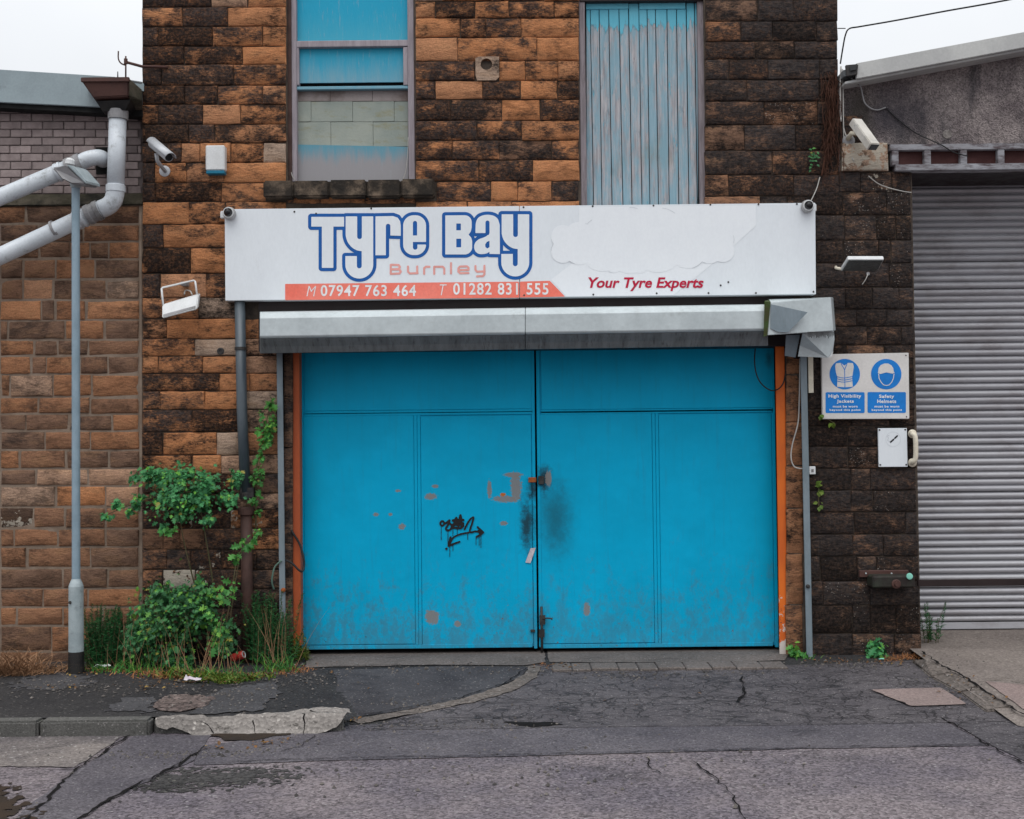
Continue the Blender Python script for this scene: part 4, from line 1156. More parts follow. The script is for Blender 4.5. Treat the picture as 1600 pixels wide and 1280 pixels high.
def door_leaf(mat, x0, x1, xm, y_top, y_mid0, y_mid1, y_bot):
    """Steel leaf: welded frame members with three sheet panels set into grooves."""
    g = 0.75
    xw = 5.0
    m = MB()
    y0, y1 = YD, YD + 0.045
    fr = m
    def R(xa, ya, xb, yb): fr.pbox(xa, ya, xb, yb, y0, y1)
    R(x0, y_top, x0 + xw, y_bot); R(x1 - xw, y_top, x1, y_bot)
    R(x0 + xw + .01, y_mid0, x1 - xw - .01, y_mid0 + 5); R(x0 + xw + .01, y_mid1 - 5, x1 - xw - .01, y_mid1)
    R(x0 + xw + .01, y_bot - 6, x1 - xw - .01, y_bot); R(x0 + xw + .01, y_top, x1 - xw - .01, y_top + 5)
    R(xm - 5, y_mid1 + .01, xm - .25, y_bot - 6.01); R(xm + .25, y_mid1 + .01, xm + 5, y_bot - 6.01)
    leaf = fr.build('door_leaf', mat, bld, bevel=0.002, seg=1)
    panels = [(x0 + xw + g, y_top + 5 + g, x1 - xw - g, y_mid0 - g), (x0 + xw + g, y_mid1 + g, xm - 5 - g, y_bot - 6 - g), (xm + 5 + g, y_mid1 + g, x1 - xw - g, y_bot - 6 - g)]
    for (a, b, c, d) in panels:
        P = MB()
        xa, xb, za, zb = W(a, (b + d) / 2, YD).x, W(c, (b + d) / 2, YD).x, W((a + c) / 2, d, YD).z, W((a + c) / 2, b, YD).z
        nx, nz = 10, 8
        ph = random.uniform(0, 50)
        vs = [(xa + (xb - xa) * i / nx, YD + 0.003 + (0.0 if i in (0, nx) or j in (0, nz) else 0.007 * mnoise.noise((xa + i * .7, j * .7, ph))), za + (zb - za) * j / nz) for j in range(nz + 1) for i in range(nx + 1)]
        fs = [(j * (nx + 1) + i, j * (nx + 1) + i + 1, (j + 1) * (nx + 1) + i + 1, (j + 1) * (nx + 1) + i) for j in range(nz) for i in range(nx)]
        P.add(vs, fs, True)
        P.build('door_panel', mat, leaf, norm=False)
    part('backing_sheet', mat, leaf, [(x0 + 2, y_top + 2, x1 - 2, y_bot - 2, YD + 0.013, YD + 0.03)], 0)
    return leaf
leafL = door_leaf(doorL, 470, 837, 653, 544, 641, 649, 1013.5)
leafR = door_leaf(doorR, 840, 1213, 1026, 540, 639, 646, 1011.5)
MB().box((g0, 0.38, -0.2), (g1, 0.44, gz)).build('interior_screen', M['dark_gap'], bld)
# centre lap of the doors, bottom rubbing strip, latch, bolt, tape
part('latch', 'latch_rust', leafL, [(825.5, 746, 838, 754, YD - 0.022, YD - 0.002)], 0.003)
part('latch', 'iron', leafR, [(841, 744, 850, 757, YD - 0.02, YD - 0.002)], 0.003)
m = MB()
m.tube([W(846, 948, YD - .02), W(847, 1024, YD - .02)], 0.010, 8)
m.pbox(843, 962, 852, 976, YD - .03, YD - .002); m.pbox(842, 984, 851, 996, YD - .03, YD - .002)
m.tube(smooth_line([W(848, 967, YD - .03), W(856, 966, YD - .05), W(863, 967, YD - .05)], 4), [0.006] * 8 + [0.014], 8)
m.build('drop_bolt', M['iron'], leafR)
part('keep', 'iron', leafL, [(829, 984, 836, 988, YD - .015, YD - .002)], 0.002)
m = MB(); m.prism([W(823, 873, YD - .006), W(829, 857, YD - .010), W(837, 856, YD - .006), W(833, 868, YD - .012), W(829, 880, YD - .007), W(821, 879, YD - .004)], (0, 0.003, 0))
m.build('torn_tape', M['paper'], leafL)
# spray-painted scrawl with drips
tagpx = lambda z: (340 + z[0] / 2.4615, 520 + z[1] / 2.4615)
strokes = [([(862, 724), (856, 734), (863, 742), (872, 736), (868, 726), (862, 724)], 2.7), ([(872, 736), (884, 728), (892, 722), (886, 740), (878, 752), (884, 760), (896, 756), (900, 742), (892, 732)], 3.0),
           ([(905, 750), (918, 712), (926, 745), (934, 702), (940, 748)], 3.2), ([(905, 722), (945, 720)], 3.6), ([(912, 738), (944, 734)], 3.8), ([(910, 750), (935, 752), (945, 742)], 3.2), ([(902, 742), (922, 728), (940, 740)], 4.2),
           ([(950, 756), (968, 722), (984, 710), (980, 730), (970, 766), (992, 764), (1016, 768)], 2.7), ([(1000, 748), (1022, 768), (996, 786)], 3.0), ([(1004, 762), (1012, 776)], 3.4),
           ([(964, 769), (930, 776), (905, 790), (890, 818)], 2.6), ([(896, 786), (888, 820), (930, 804)], 2.8), ([(880, 831)], 3.6)] + \
          [([(x, y), (x, y + l)], 0.9) for x, y, l in ((860, 745, 52), (886, 760, 60), (905, 752, 30), (922, 755, 22), (962, 768, 28), (893, 822, 40), (905, 815, 25), (994, 786, 30), (1006, 780, 38), (1013, 776, 50))]
ST = [([tagpx(q) for q in (smooth_line(p, 5) if len(p) > 3 else p)], r / 2.4615) for p, r in strokes]
decal('graffiti', lambda A, B: np.maximum.reduce([sd_stroke(p, r * 1.3, A, B) for p, r in ST]) + 0.25 * fn(A, B, .5, 4), (684, 798, 762, 880), 0.35, YD - 0.004, M['black_ink'], leafL)
# orange door posts
part('door_post', 'orange_l', bld, [(456.5, 546, 469, 1010, 0.045, 0.15)], 0.004)
m = MB(); m.hexa([W(1218, 1026, .035), W(1234, 1026, .035), W(1234, 1026, .15), W(1218, 1026, .15), W(1211, 541, .035), W(1225.5, 541, .035), W(1225.5, 541, .15), W(1211, 541, .15)])
m.build('door_post', M['orange_r'], bld, bevel=0.004)
# ------------------------------------------------------------------ left building
YB = 0.06
lb = empty('brick_annexe', (X(100, 1000, YB), YB, 0), 'low annexe left of the workshop, mauve brick above brown stone with a grey roof edge', 'building')
bx0 = -8.0
lz_ledge, lz_top = Z(110, 318, YB), Z(110, 150, YB)
m = MB()
m.box((bx0, YB + 0.006, -0.3), (xL - 0.004, YB + 0.5, lz_ledge)); m.build('wall', M['mortar_pale'], lb, norm=False)
m = MB()
ta, tb = W(-700, 150, YB).z, W(222, 172, YB).z
m.prism([(bx0, YB + 0.05, lz_ledge), (xL - 0.004, YB + 0.05, lz_ledge), (xL - 0.004, YB + 0.05, Z(222, 176, YB)), (bx0, YB + 0.05, Z(0, 158, YB) + 0.25)], (0, 0.4, 0))
m.build('wall', M['brick_mortar'], lb)
# sloping stone weathering between brick and stone
m = MB(); m.prism([(bx0, YB - 0.02, Z(100, 322, YB)), (bx0, YB + 0.045, Z(100, 300, YB)), (bx0, YB + 0.1, Z(100, 300, YB)), (bx0, YB + 0.1, Z(100, 322, YB))], (xL - 0.006 - bx0, 0, 0))
m.build('stone_ledge', M['mossy'], lb, bevel=0.01)
yr = 303.0; row = 0
top_at = lambda px: 158 + (px / 222.0) * 14
while yr > 130:
    x0 = -33.3 * 12 + (17 if row % 2 else 0) - random.uniform(0, 2)
    while x0 < 222:
        xb_, ya = min(x0 + 33.3, 221), yr - 12.6
        if ya > top_at((x0 + xb_) / 2) - 6 and xb_ - x0 > 6:
            b0 = 0.042 + random.uniform(-.003, .003)
            MB().pbox(x0 + .7, max(ya + .7, top_at((x0 + xb_) / 2) - 2), xb_ - .7, yr - .7, YB + b0 - .004, YB + 0.09).build('brick', M['brick'], lb, bevel=0.004, seg=1)
        x0 += 33.3
    yr -= 12.6; row += 1
LEFT_COURSES = ("""
321 350 | -90 40 130 218 | 8b 8b 8b
350.5 377.5 | -90 0 60 130 218 | 7b 7b 7b 6b
378 404.5 | -70 0 60 110 141 170 218 | 6b 6b 6b 6b 6b 5b
405 436 | -80 0 36 87 149 218 | 4 5b 2 4b 6b
437 468.5 | -60 0 35 82 125 165 218 | 4 2 2t 6 5b 7p
469 500.5 | -80 0 64 86 134 218 | 3 2t 0 5b 5t
501 531 | -70 0 12 101 163 218 | 3 3 6 4b 3
531.5 556 | -60 0 53 90 138 218 | 4 5b 4b 6b 4b
556.5 584.5 | -80 0 48 72 124 169 218 | 4 4b 1 5b 7b 3b
585 620 | -70 0 16 83 143 218 | 6 7b 6p 4b 4b
620.5 647 | -60 0 60 140 218 | 5 5b 5b 4b
647.5 673 | -80 0 40 107 175 218 | 3 3 4b 6b 3b
673.5 703 | -70 0 70 141 218 | 3 6b 2b 4b
703.5 732 | -80 0 30 103 170 218 | 4b 6b 4b 5b 0
732.5 759 | -60 0 56 138 218 | 3 3 4t 4t
759.5 792 | -70 0 87 165 218 | 5 7p 5t 4t
792.5 825.5 | -80 0 52 102 165 218 | 6 9w 3b 5b 4b
826 854.5 | -60 0 22 90 165 218 | 4b 5b 3b 6b 3b
855 887.5 | -70 0 42 141 218 | 5b 6b 4b 3
888 919 | -60 0 98 168 218 | 4b 5b 5b 3
919.5 948.5 | -80 0 67 137 218 | 4b 5b 4b 4b
949 978 | -60 0 26 98 160 218 | 4b 4b 3b 5b 5b
978.5 1018 | -70 0 80 150 218 | 5b 6b 6b 7b
1018.5 1050 | -70 0 60 140 218 | 8b 8b 8b 8b
""")
STONE_FADE = 0.38
r_ = random.Random(17)
def extend(line):
    """Carry a course on to the left, past the edge of the surveyed part."""
    a, b, c = line.split('|'); js, cs = b.split(), c.split()
    x = float(js[0])
    while x > -430:
        x -= r_.uniform(50, 95); js.insert(0, '%.0f' % x); cs.insert(0, r_.choice(('3', '4', '4b', '5b', '2', '6')))
    return a + '|' + ' '.join(js) + '|' + ' '.join(cs)
courses('\n'.join(extend(l) for l in LEFT_COURSES.strip().splitlines()), YB, lb, dsoot=-0.20, dhue='d', relief=0.005, gap=0.011, arris=0.004)
STONE_FADE = 0.0
# grey roof edge and the roof behind it
fa = [W(-420, 82, -0.05), W(180, 120, -0.05), W(168, 168, -0.05), W(-420, 140, -0.05)]
m = MB(); m.prism(fa, (0, 0.04, 0)); m.build('fascia', M['fascia_l'], lb, bevel=0.004)
m = MB(); m.prism([W(-420, 82, -0.05) + Vector((0, 0.045, -.02)), W(222, 122, -0.05) + Vector((0, 0.045, -.03)), W(222, 122, -0.05) + Vector((0, 0.045, -.09)), W(-420, 82, -0.05) + Vector((0, 0.045, -.08))], (0, 6, 0))
m.build('roof', M['fascia_l'], lb)
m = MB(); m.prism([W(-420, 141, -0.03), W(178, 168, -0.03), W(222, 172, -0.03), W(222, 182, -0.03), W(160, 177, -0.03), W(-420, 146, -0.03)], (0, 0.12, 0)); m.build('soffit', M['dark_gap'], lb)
MB().tube([W(172, 122, 0.0), W(222, 130, 0.0)], 0.01, 6).build('roof_lap', M['steel_dark'], lb)
MB().tube([W(184, 124, -0.02), W(184, 112, -0.02)], [0.006, 0.004], 6).build('roof_bolt', M['iron'], lb)
# mortared joint between the buildings
m = MB(); xj = X(219.5, 600)
m.box((xj - 0.018, 0.02, 0.0), (xj + 0.014, 0.09, Z(220, 330))); m.build('joint_fillet', M['mortar_pale'], lb, bevel=0.008)

# ------------------------------------------------------------------ hopper and the two big grey waste pipes
hp = empty('rain_hopper_pipe', W(182, 300, -0.14), 'fat grey plastic downpipe falling from a brown rain hopper and running off left', 'drainpipe')
m = MB()
yh0, yh1 = -0.30, 0.02
top = [W(127, 126, yh0), W(201, 122, yh0), W(222, 140, yh1), W(140, 142, yh1)]
bot = [W(146, 153, yh0 + .03), W(201, 150, yh0 + .03), W(218, 176, yh1), W(160, 172, yh1)]
m.hexa([bot[0], bot[1], bot[2], bot[3], top[0], top[1], top[2], top[3]])
hop = m.build('hopper', M['rust_brown'], hp, bevel=0.008)
m = MB(); m.hexa([W(201.5, 150, yh0 + .0), W(221.5, 158, yh0 + .12), W(222.5, 176, yh1), W(202, 172, yh1 - .05), W(201.5, 123, yh0), W(221.5, 141, yh0 + .12), W(222.5, 141, yh1), W(202, 123, yh1 - .05)])
m.build('hopper_end', M['mossy'], hop, bevel=0.006)
MB().box(W(126, 128, yh0 - .012), W(203, 121.5, yh0 + .01)).build('hopper_lip', M['rust_brown'], hop, bevel=0.004)
m = MB(); m.hexa([W(160, 174, -0.2), W(196, 172, -0.2), W(205, 178, -0.03), W(165, 180, -0.03), W(150, 158, -0.24), W(204, 156, -0.24), W(214, 170, -0.03), W(160, 170, -0.03)])
m.build('hopper_outlet', M['bitumen'], hop)
YPp = -0.14
RP = 13.2 / 200
path = [W(184, 168, YPp), W(181.5, 290, YPp)]
m = MB(); m.tube([W(184, 184, YPp), W(180.5, 296, YPp)], RP, 24); m.build('pipe', M['pvc'], hp)
m = MB(); m.lathe(W(184.3, 187, YPp), (0.02, 0, 1), [(0, RP + .002), (0, RP + .010), (0.07, RP + .012), (0.075, RP + 0.0)], 24); m.build('collar', M['pvc_clip'], hp)
m = MB(); m.lathe(W(180.6, 300, YPp), (0.02, 0, 1), [(0, RP + .001), (0, RP + .008), (0.05, RP + .008), (0.055, RP + .001)], 24); m.build('collar', M['pvc'], hp)
elb = smooth_line([W(180.6, 296, YPp), W(179.6, 304, YPp), W(176.5, 314, YPp), W(169, 322, YPp), W(158, 327, YPp)], 6)
MB().tube(elb, RP + .003, 24).build('elbow', M['pvc'], hp)
A_, B_ = W(160, 326, YPp), W(-740, 745, YPp)
MB().tube([A_, B_], RP, 24).build('pipe', M['pvc'], hp)
ax = (B_ - A_).normalized()
def collar(P0, w, r, mat, parent, name='collar'):
    MB().lathe(P0, ax, [(0, RP), (0, r), (w * .3, r + .002), (w * .36, r - .004), (w * .64, r - .004), (w * .7, r + .002), (w, r), (w, RP)], 24).build(name, M[mat], parent)
collar(A_ + ax * 0.02, 0.11, RP + .012, 'pvc_clip', hp)
collar(A_ + ax * 0.15, 0.07, RP + .010, 'pvc', hp)
MB().lathe(W(87, 358, YPp), ax, [(0, RP), (0, RP + .006), (.02, RP + .006), (.02, RP)], 24).build('strap', M['pvc_clip'], hp)
MB().tube([W(84, 350, YPp - .02), W(88, 366, YPp - RP), W(100, 364, -0.03), W(98, 362, 0.04)], 0.008, 6).build('strap_bracket', M['pvc_clip'], hp)

p2 = empty('waste_pipe', W(100, 270, -0.1), 'grey plastic pipe coming out of the brickwork and sloping away behind the lamp post', 'drainpipe')
Y2 = -0.13
C_, D_ = W(128, 254, Y2), W(-740, 621, Y2)
RP2 = 12.8 / 200
ax = (D_ - C_).normalized()
MB().tube([C_, D_], RP2, 24).build('pipe', M['pvc'], p2)
el = smooth_line([C_ + ax * .02, W(134, 250, Y2), W(144, 247, Y2), W(154, 246, Y2 + .02), W(160, 248, Y2 + .07), W(161, 251, 0.13)], 6)
MB().tube(el, RP2 - .003, 24).build('elbow', M['pvc'], p2)
RP = RP2
collar(C_ + ax * 0.0, 0.12, RP2 + .012, 'pvc_clip', p2)
collar(C_ + ax * 0.16, 0.05, RP2 + .008, 'pvc', p2)
MB().pbox(150, 230, 176, 272, YB + 0.028, YB + 0.045).build('wall_hole', M['dark_gap'], lb)

# iron bracket on the corner of the workshop
br = MB()
br.tube([W(262, 105, -0.02), W(226, 104, -0.03), W(222, 104, -0.05), W(196, 97, -0.08)], 0.011, 6)
br.tube([W(196.5, 124, -0.08), W(196.5, 88, -0.08)], 0.007, 6)
br.tube(smooth_line([W(196, 102, -0.08), W(189, 99, -0.08), W(185, 92, -0.08), W(185, 80, -0.08)], 4), 0.006, 6)
br.lathe(W(196.5, 100, -.08), (0, 0, 1), [(0, .015), (.04, .015)], 8)
tag(br.build('iron_bracket', M['rust_brown'], None), 'rusty iron bracket with upright prongs on the corner above the rain hopper', 'bracket')

# ------------------------------------------------------------------ street lamp
gb = G(119, 1052)
YL = gb.y
lp = empty('street_lamp', (gb.x, YL, gb.z), 'slim galvanised lamp post standing on the footway with a flat lantern', 'street lamp')
s_ = lambda px: px / F * (YL - CAM.y)
xl = gb.x
zt, zb1, zb2 = W(119, 288, YL).z, W(119, 912, YL).z, W(119, 1018, YL).z
MB().lathe((xl, YL, zb1 - .01), (0, 0, 1), [(0, s_(6.4)), (zt - zb1 - 0.25, s_(6.2)), (zt - zb1 + .01, s_(6.2))], 20).build('pole', M['lamp_steel'], lp)
MB().lathe((xl, YL, zb2), (0, 0, 1), [(0, s_(11.4)), (zb1 - zb2 - .02, s_(11.2)), (zb1 - zb2 + .005, s_(9.5)), (zb1 - zb2 + .035, s_(6.6))], 24).build('base_tube', M['lamp_base'], lp)
MB().lathe((xl, YL, gb.z - .05), (0, 0, 1), [(0, s_(12.6)), (zb2 - gb.z + .05, s_(11.6)), (zb2 - gb.z + .052, s_(11.0))], 24).build('foot', M['bitumen'], lp)
m = MB()
zz0, zz1 = W(119, 1009, YL).z, W(119, 936, YL).z
arc = [(xl + s_(11.7) * math.sin(a), YL - s_(11.7) * math.cos(a)) for a in np.linspace(-0.85, 0.85, 9)]
m.add([(a, b, zz0) for a, b in arc] + [(a, b, zz1) for a, b in arc], [(i, i + 1, 9 + i + 1, 9 + i) for i in range(8)], True)
dr_ = m.build('access_door', M['lamp_base'], lp)
MB().lathe((xl - s_(5), YL - s_(10.6), W(119, 940, YL).z), (-.4, -1, 0), [(0, .012), (.008, .012)], 8).build('lock', M['iron'], dr_)
MB().lathe((xl, YL, zt - .03), (0, 0, 1), [(0, s_(7)), (.02, s_(8.6)), (.06, s_(8.6)), (.065, s_(6))], 16).build('collar', M['lamp_base'], lp)
# lantern: flat tapering head set across the post
YQ = YL
m = MB()
fr = [W(80, 262, YQ - .14), W(104, 258, YQ - .16), W(134, 284, YQ - .10), W(134, 290, YQ - .10), W(112, 288, YQ - .12), W(96, 279, YQ - .16)]
m.prism(fr, (0.015, 0.24, 0.03))
hd = m.build('lantern', M['pvc_clip'], lp, bevel=0.012)
m = MB(); m.prism([W(103, 257, YQ - .165), W(113, 259, YQ - .15), W(135.5, 284, YQ - .11), W(134, 288, YQ - .11)], (0.015, 0.26, 0.03)); m.build('lantern_cover', M['lamp_base'], hd, bevel=0.006)
MB().lathe(W(109, 257, YQ - .05), (0.1, 0, 1), [(0, .035), (.03, .035), (.045, .02)], 12).build('photocell', M['white_plastic'], hd)

# ------------------------------------------------------------------ dark downpipe on the workshop
dp = empty('downpipe', (X(380, 1000), -0.05, 0), 'blue-black rainwater pipe left of the doors, rusty iron in its lower half', 'drainpipe')
Yd = -0.055
MB().tube([W(374.5, 462, Yd), W(378, 640, Yd), W(384, 778, Yd)], 8.2 / 200, 16).build('pipe', M['pipe_dark'], dp)
MB().tube([W(384.5, 792, Yd), W(386, 920, Yd), W(386.5, 1034, Yd)], 9.0 / 200, 16).build('iron_pipe', M['pipe_iron'], dp)
MB().lathe(W(384.3, 804, Yd), (0, 0, 1), [(0, .047), (0, .06), (.03, .062), (.05, .062), (.06, .048)], 16).build('iron_socket', M['pipe_iron'], dp)
for py, xx_ in ((545, 376),):
    MB().lathe(W(xx_, py + 2, Yd), (0, 0, 1), [(0, .042), (0, .047), (.022, .047), (.022, .042)], 16).build('pipe_clip', M['iron'], dp)
m = MB(); m.lathe(W(384, 780, Yd), (0, 0, 1), [(0, .044), (0, .05), (.05, .05), (.055, .044)], 16)
m.pbox(375, 762, 396, 778, -0.09, 0.0); m.build('pipe_clip', M['iron'], dp, bevel=0.004)

# ------------------------------------------------------------------ shutter over the blue doors
sh = empty('roller_shutter_box', W(830, 520, -0.15), 'long galvanised shutter box with guide rails framing the blue doors', 'roller shutter')
def prof_at(px, dy):
    pr = [(0.0, 484), (-0.37, 485.5), (-0.43, 494), (-0.43, 522.5), (-0.415, 526), (-0.35, 539), (-0.31, 549.5), (0.0, 545)]
    return [W(px, y + dy, Yq) for Yq, y in pr]
def box_len(pxa, pxb, dya, dyb):
    a, b = prof_at(pxa, dya), prof_at(pxb, dyb)
    return a, b
def loft(a, b, mat, name, parent, bevel=0.004):
    m = MB(); n = len(a)
    m.add(list(a) + list(b), [(i, (i + 1) % n, n + (i + 1) % n, n + i) for i in range(n)] + [tuple(range(n))[::-1], tuple(range(n, 2 * n))])
    return m.build(name, mat, parent, bevel=bevel, seg=1)
for (pa, pb, da, db) in ((406, 820.5, 3, -3.2), (821.2, 1200, -3.2, -8.8)):
    a, b = prof_at(pa, da), prof_at(pb, db)
    up = lambda q: [q[0], q[1], q[2], q[3], q[4], q[7] + Vector((0, -0.0, 0.06))]
    loft(up(a), up(b), M['steel_box'], 'box_casing', sh)
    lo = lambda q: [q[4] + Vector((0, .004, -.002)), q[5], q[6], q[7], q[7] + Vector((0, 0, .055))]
    loft(lo(a), lo(b), M['steel_dark'], 'box_underside', sh)  # same casing in darker steel: shade of the underside put into the colour
# bent end cap and its hanging flaps
m = MB(); m.hexa([W(1199, 524, -.455), W(1302, 517, -.38), W(1306, 517, -.0), W(1203, 520, -.0), W(1204, 473, -.455), W(1298, 464.5, -.38), W(1302, 464.5, -.0), W(1200, 467, -.0)])
cap = m.build('end_cap', M['steel_box'], sh, bevel=0.004)
m = MB(); m.hexa([W(1193, 526, -.465), W(1199, 524.5, -.462), W(1203, 522, -.0), W(1198, 524, -.0), W(1194.5, 471, -.465), W(1204, 472.6, -.462), W(1203, 468, -.0), W(1195, 470, -.0)])
m.build('cap_side', M['moss'], cap)
m = MB(); m.prism([W(1203.5, 513, -.458), W(1204.5, 475.5, -.458), W(1262, 488, -.458), W(1232, 519, -.456), W(1216, 519, -.458)], (0, 0.003, 0)); m.build('bent_sheet', M['rail'], cap)
m = MB(); m.hexa([W(1226, 556, -.20), W(1243, 559, -.21), W(1243, 559, -.19), W(1226, 556, -.18), W(1228, 524, -.28), W(1250, 523, -.28), W(1250, 523, -.26), W(1228, 524, -.26)])
m.build('flap', M['rail'], cap, bevel=0.002)
fl = [W(1254, 521, -.38), W(1303, 517, -.29), W(1304, 530, -.285), W(1301, 552, -.27), W(1294, 559, -.29), W(1247, 557, -.26), W(1250, 540, -.28)]
m = MB(); m.prism(fl, (0, 0.006, 0)); m.build('flap', M['steel_box'], cap)
m = MB(); m.prism([W(1295, 559, -.293), W(1302, 549, -.293), W(1300, 557, -.293)], (0, 0.003, 0)); m.build('folded_corner', M['white_plastic'], cap)
m = MB()
for i in range(22):
    xa = 1262 + i * 1.9; m.hexa([W(xa, 521 + random.uniform(2, 8), -.442), W(xa + 1, 521 + random.uniform(2, 8), -.442), W(xa + 1, 522, -.436), W(xa, 522, -.436), W(xa, 518.5, -.442), W(xa + 1.2, 518.5, -.442), W(xa + 1.2, 518.5, -.436), W(xa, 518.5, -.436)])
m.build('brush_strip', M['bitumen'], cap)
m = MB(); m.hexa([W(437.5, 1022, -.05), W(447, 1022, -.05), W(447, 1022, .0), W(437.5, 1022, .0), W(432, 549, -.05), W(441.5, 549, -.05), W(441.5, 549, .0), W(432, 549, .0)])
gr = m.build('guide_rail', M['rail'], sh, bevel=0.004)
MB().lathe(W(443, 922, -.05), (0, -1, 0), [(0, .018), (.02, .018), (.025, .01)], 8).build('rail_bolt', M['latch_rust'], gr)
m = MB(); m.hexa([W(1260, 1030, -.06), W(1270, 1030, -.06), W(1270, 1030, .0), W(1260, 1030, .0), W(1250, 555, -.06), W(1260.5, 555, -.06), W(1260.5, 555, .0), W(1250, 555, .0)])
gr = m.build('guide_rail', M['rail'], sh, bevel=0.004)
MB().lathe(W(1262, 916, -.06), (0, -1, 0), [(0, .016), (.014, .016), (.02, .009)], 8).build('rail_bolt', M['iron'], gr)
part('mounting_strip', 'cream', sh, [(1263, 555, 1271, 614, -.03, -.012)], 0.002)

# ------------------------------------------------------------------ shop sign
sg = empty('shop_sign', W(812, 395, -0.1), 'long white tyre shop sign board with blue lettering and a red phone strip', 'sign')
YS = -0.11
def slab(pts, Y0, Y1):
    m = MB(); a = [W(x, y, Y0) for x, y in pts]
    return m.prism(a, (0, Y1 - Y0, 0))
seam_t, seam_b = (811.2, 322), (811.6, 465)
slab([(351, 327), seam_t, seam_b, (352, 470)], YS, -0.01).build('sign_panel', M['white_board'], sg, bevel=0.003)
slab([(812.0, 322), (1274, 317), (1275, 460), (812.4, 465)], YS, -0.01).build('sign_panel', M['white_board'], sg, bevel=0.003)
y1 = YS - 0.002
lift = 0.0
zpx = lambda x, y: (340 + x / 2.857, 300 + y / 2.857)
# name: white letters on a blue outline, both cut as one sheet each (u, v: enlarged sign coordinates)
upx = lambda u, v: (470 + u / 3.951, 320 + v / 3.951)
def arcp(cx_, cy_, r, a0, a1, k=10): return [(cx_ + r * math.cos(math.radians(a0 + (a1 - a0) * i / k)), cy_ + r * math.sin(math.radians(a0 + (a1 - a0) * i / k))) for i in range(k + 1)]
def rrp(x0, y0, x1, y1, rt, rb=None, left=True):
    """Rounded block; rt, rb: corner radii on the right, and on the left when left is True."""
    rb = rt if rb is None else rb
    p = arcp(x1 - rt, y0 + rt, rt, -90, 0) + arcp(x1 - rb, y1 - rb, rb, 0, 90)
    return p + (arcp(x0 + rb, y1 - rb, rb, 90, 180) + arcp(x0 + rt, y0 + rt, rt, 180, 270) if left else [(x0, y1), (x0, y0)])
def yee(dx, dy):
    o = [(277, 72), (447, 72), (447, 370)] + arcp(361, 370, 86, 0, 180, 18) + [(275, 370), (275, 317), (346, 317), (346, 378)] + arcp(361, 378, 15, 180, 0, 8) + [(376, 288)] + smooth_line([(376, 287), (345, 281), (314, 262), (290, 232), (279, 200), (277, 180)], 4)
    c = [(348, 50), (377, 50), (377, 198)] + arcp(362.5, 198, 14.5, 0, 180, 8)
    mv = lambda q: [(x + dx, y + dy) for x, y in q]
    return mv(o), [mv(c)]
LET_T = ([(65, 75), (267, 75), (267, 135), (201, 135), (201, 390), (130, 390), (130, 135), (65, 135)], [])
LET_R = ([(461, 72), (570, 70), (598, 80), (613, 102), (617, 130), (617, 192), (553, 190), (553, 134)] + arcp(539, 132, 14, 0, -180, 8) + [(525, 312), (461, 312)], [])
LET_E = (rrp(632, 65, 773, 311, 64), [[(692, 190), (692, 113)] + arcp(705, 113, 13, 180, 360, 8) + [(718, 190)], [(692, 230), (800, 230), (800, 246), (720, 246), (720, 264)] + arcp(706, 264, 14, 0, 180, 8)])
LET_B = ([(892, 66), (1010, 65)] + arcp(1012, 108, 43, -90, 0, 8) + [(1055, 140), (1050, 165), (1036, 185), (1052, 203), (1058, 225), (1058, 262)] + arcp(1013, 262, 45, 0, 90, 8) + [(892, 307)], [[(960, 116), (988, 116), (988, 158), (960, 158)], [(960, 210), (990, 210), (990, 263), (960, 263)]])
LET_A = ([(1078, 175), (1079, 130)] + smooth_line([(1080, 115), (1090, 88), (1112, 70), (1150, 62), (1190, 68), (1216, 88), (1228, 125)], 4) + [(1229, 305), (1165, 304), (1165, 290)] + smooth_line([(1150, 300), (1125, 305), (1098, 303), (1078, 288), (1070, 262), (1076, 236), (1098, 214), (1130, 202), (1150, 192)], 4) + [(1140, 175)],
         [[(1140, 192), (1140, 110)] + arcp(1152.5, 110, 12.5, 180, 360, 8) + [(1165, 175), (1160, 186)], [(1165, 222), (1148, 230), (1138, 246), (1140, 262), (1152, 270), (1165, 262)]])
def letters(L, grow):
    def f(A, C):
        d = np.full(A.shape, -1e9)
        for o, hs in L:
            q = sd_poly(o, A, C) + grow
            if grow == 0:
                for h in hs: q = np.minimum(q, -sd_poly(h, A, C))
            d = np.maximum(d, q)
        return d
    return f
def decal_u(name, f, box, res, Y, mat, parent):
    m = mask(f, box[0], box[2], box[1], box[3], res, lambda x, y: W(*upx(x, y), Y))
    return face_front(m.build(name, mat, parent, norm=False))
def decal_z(name, f, box, res, Y, mat, parent):
    m = mask(f, box[0], box[2], box[1], box[3], res, lambda x, y: W(*zpx(x, y), Y))
    return face_front(m.build(name, mat, parent, norm=False))
for L, bx in (([LET_T, yee(0, 0), LET_R, LET_E], (35, 30, 805, 485)), ([LET_B, LET_A, yee(963, -13)], (860, 30, 1445, 475))):
    decal_u('lettering', letters(L, 20), bx, 2.2, y1, M['blue_ink'], sg)
    decal_u('lettering', letters(L, 0), bx, 2.2, y1 - .0015, M['white_board'], sg)
bw = 4.6
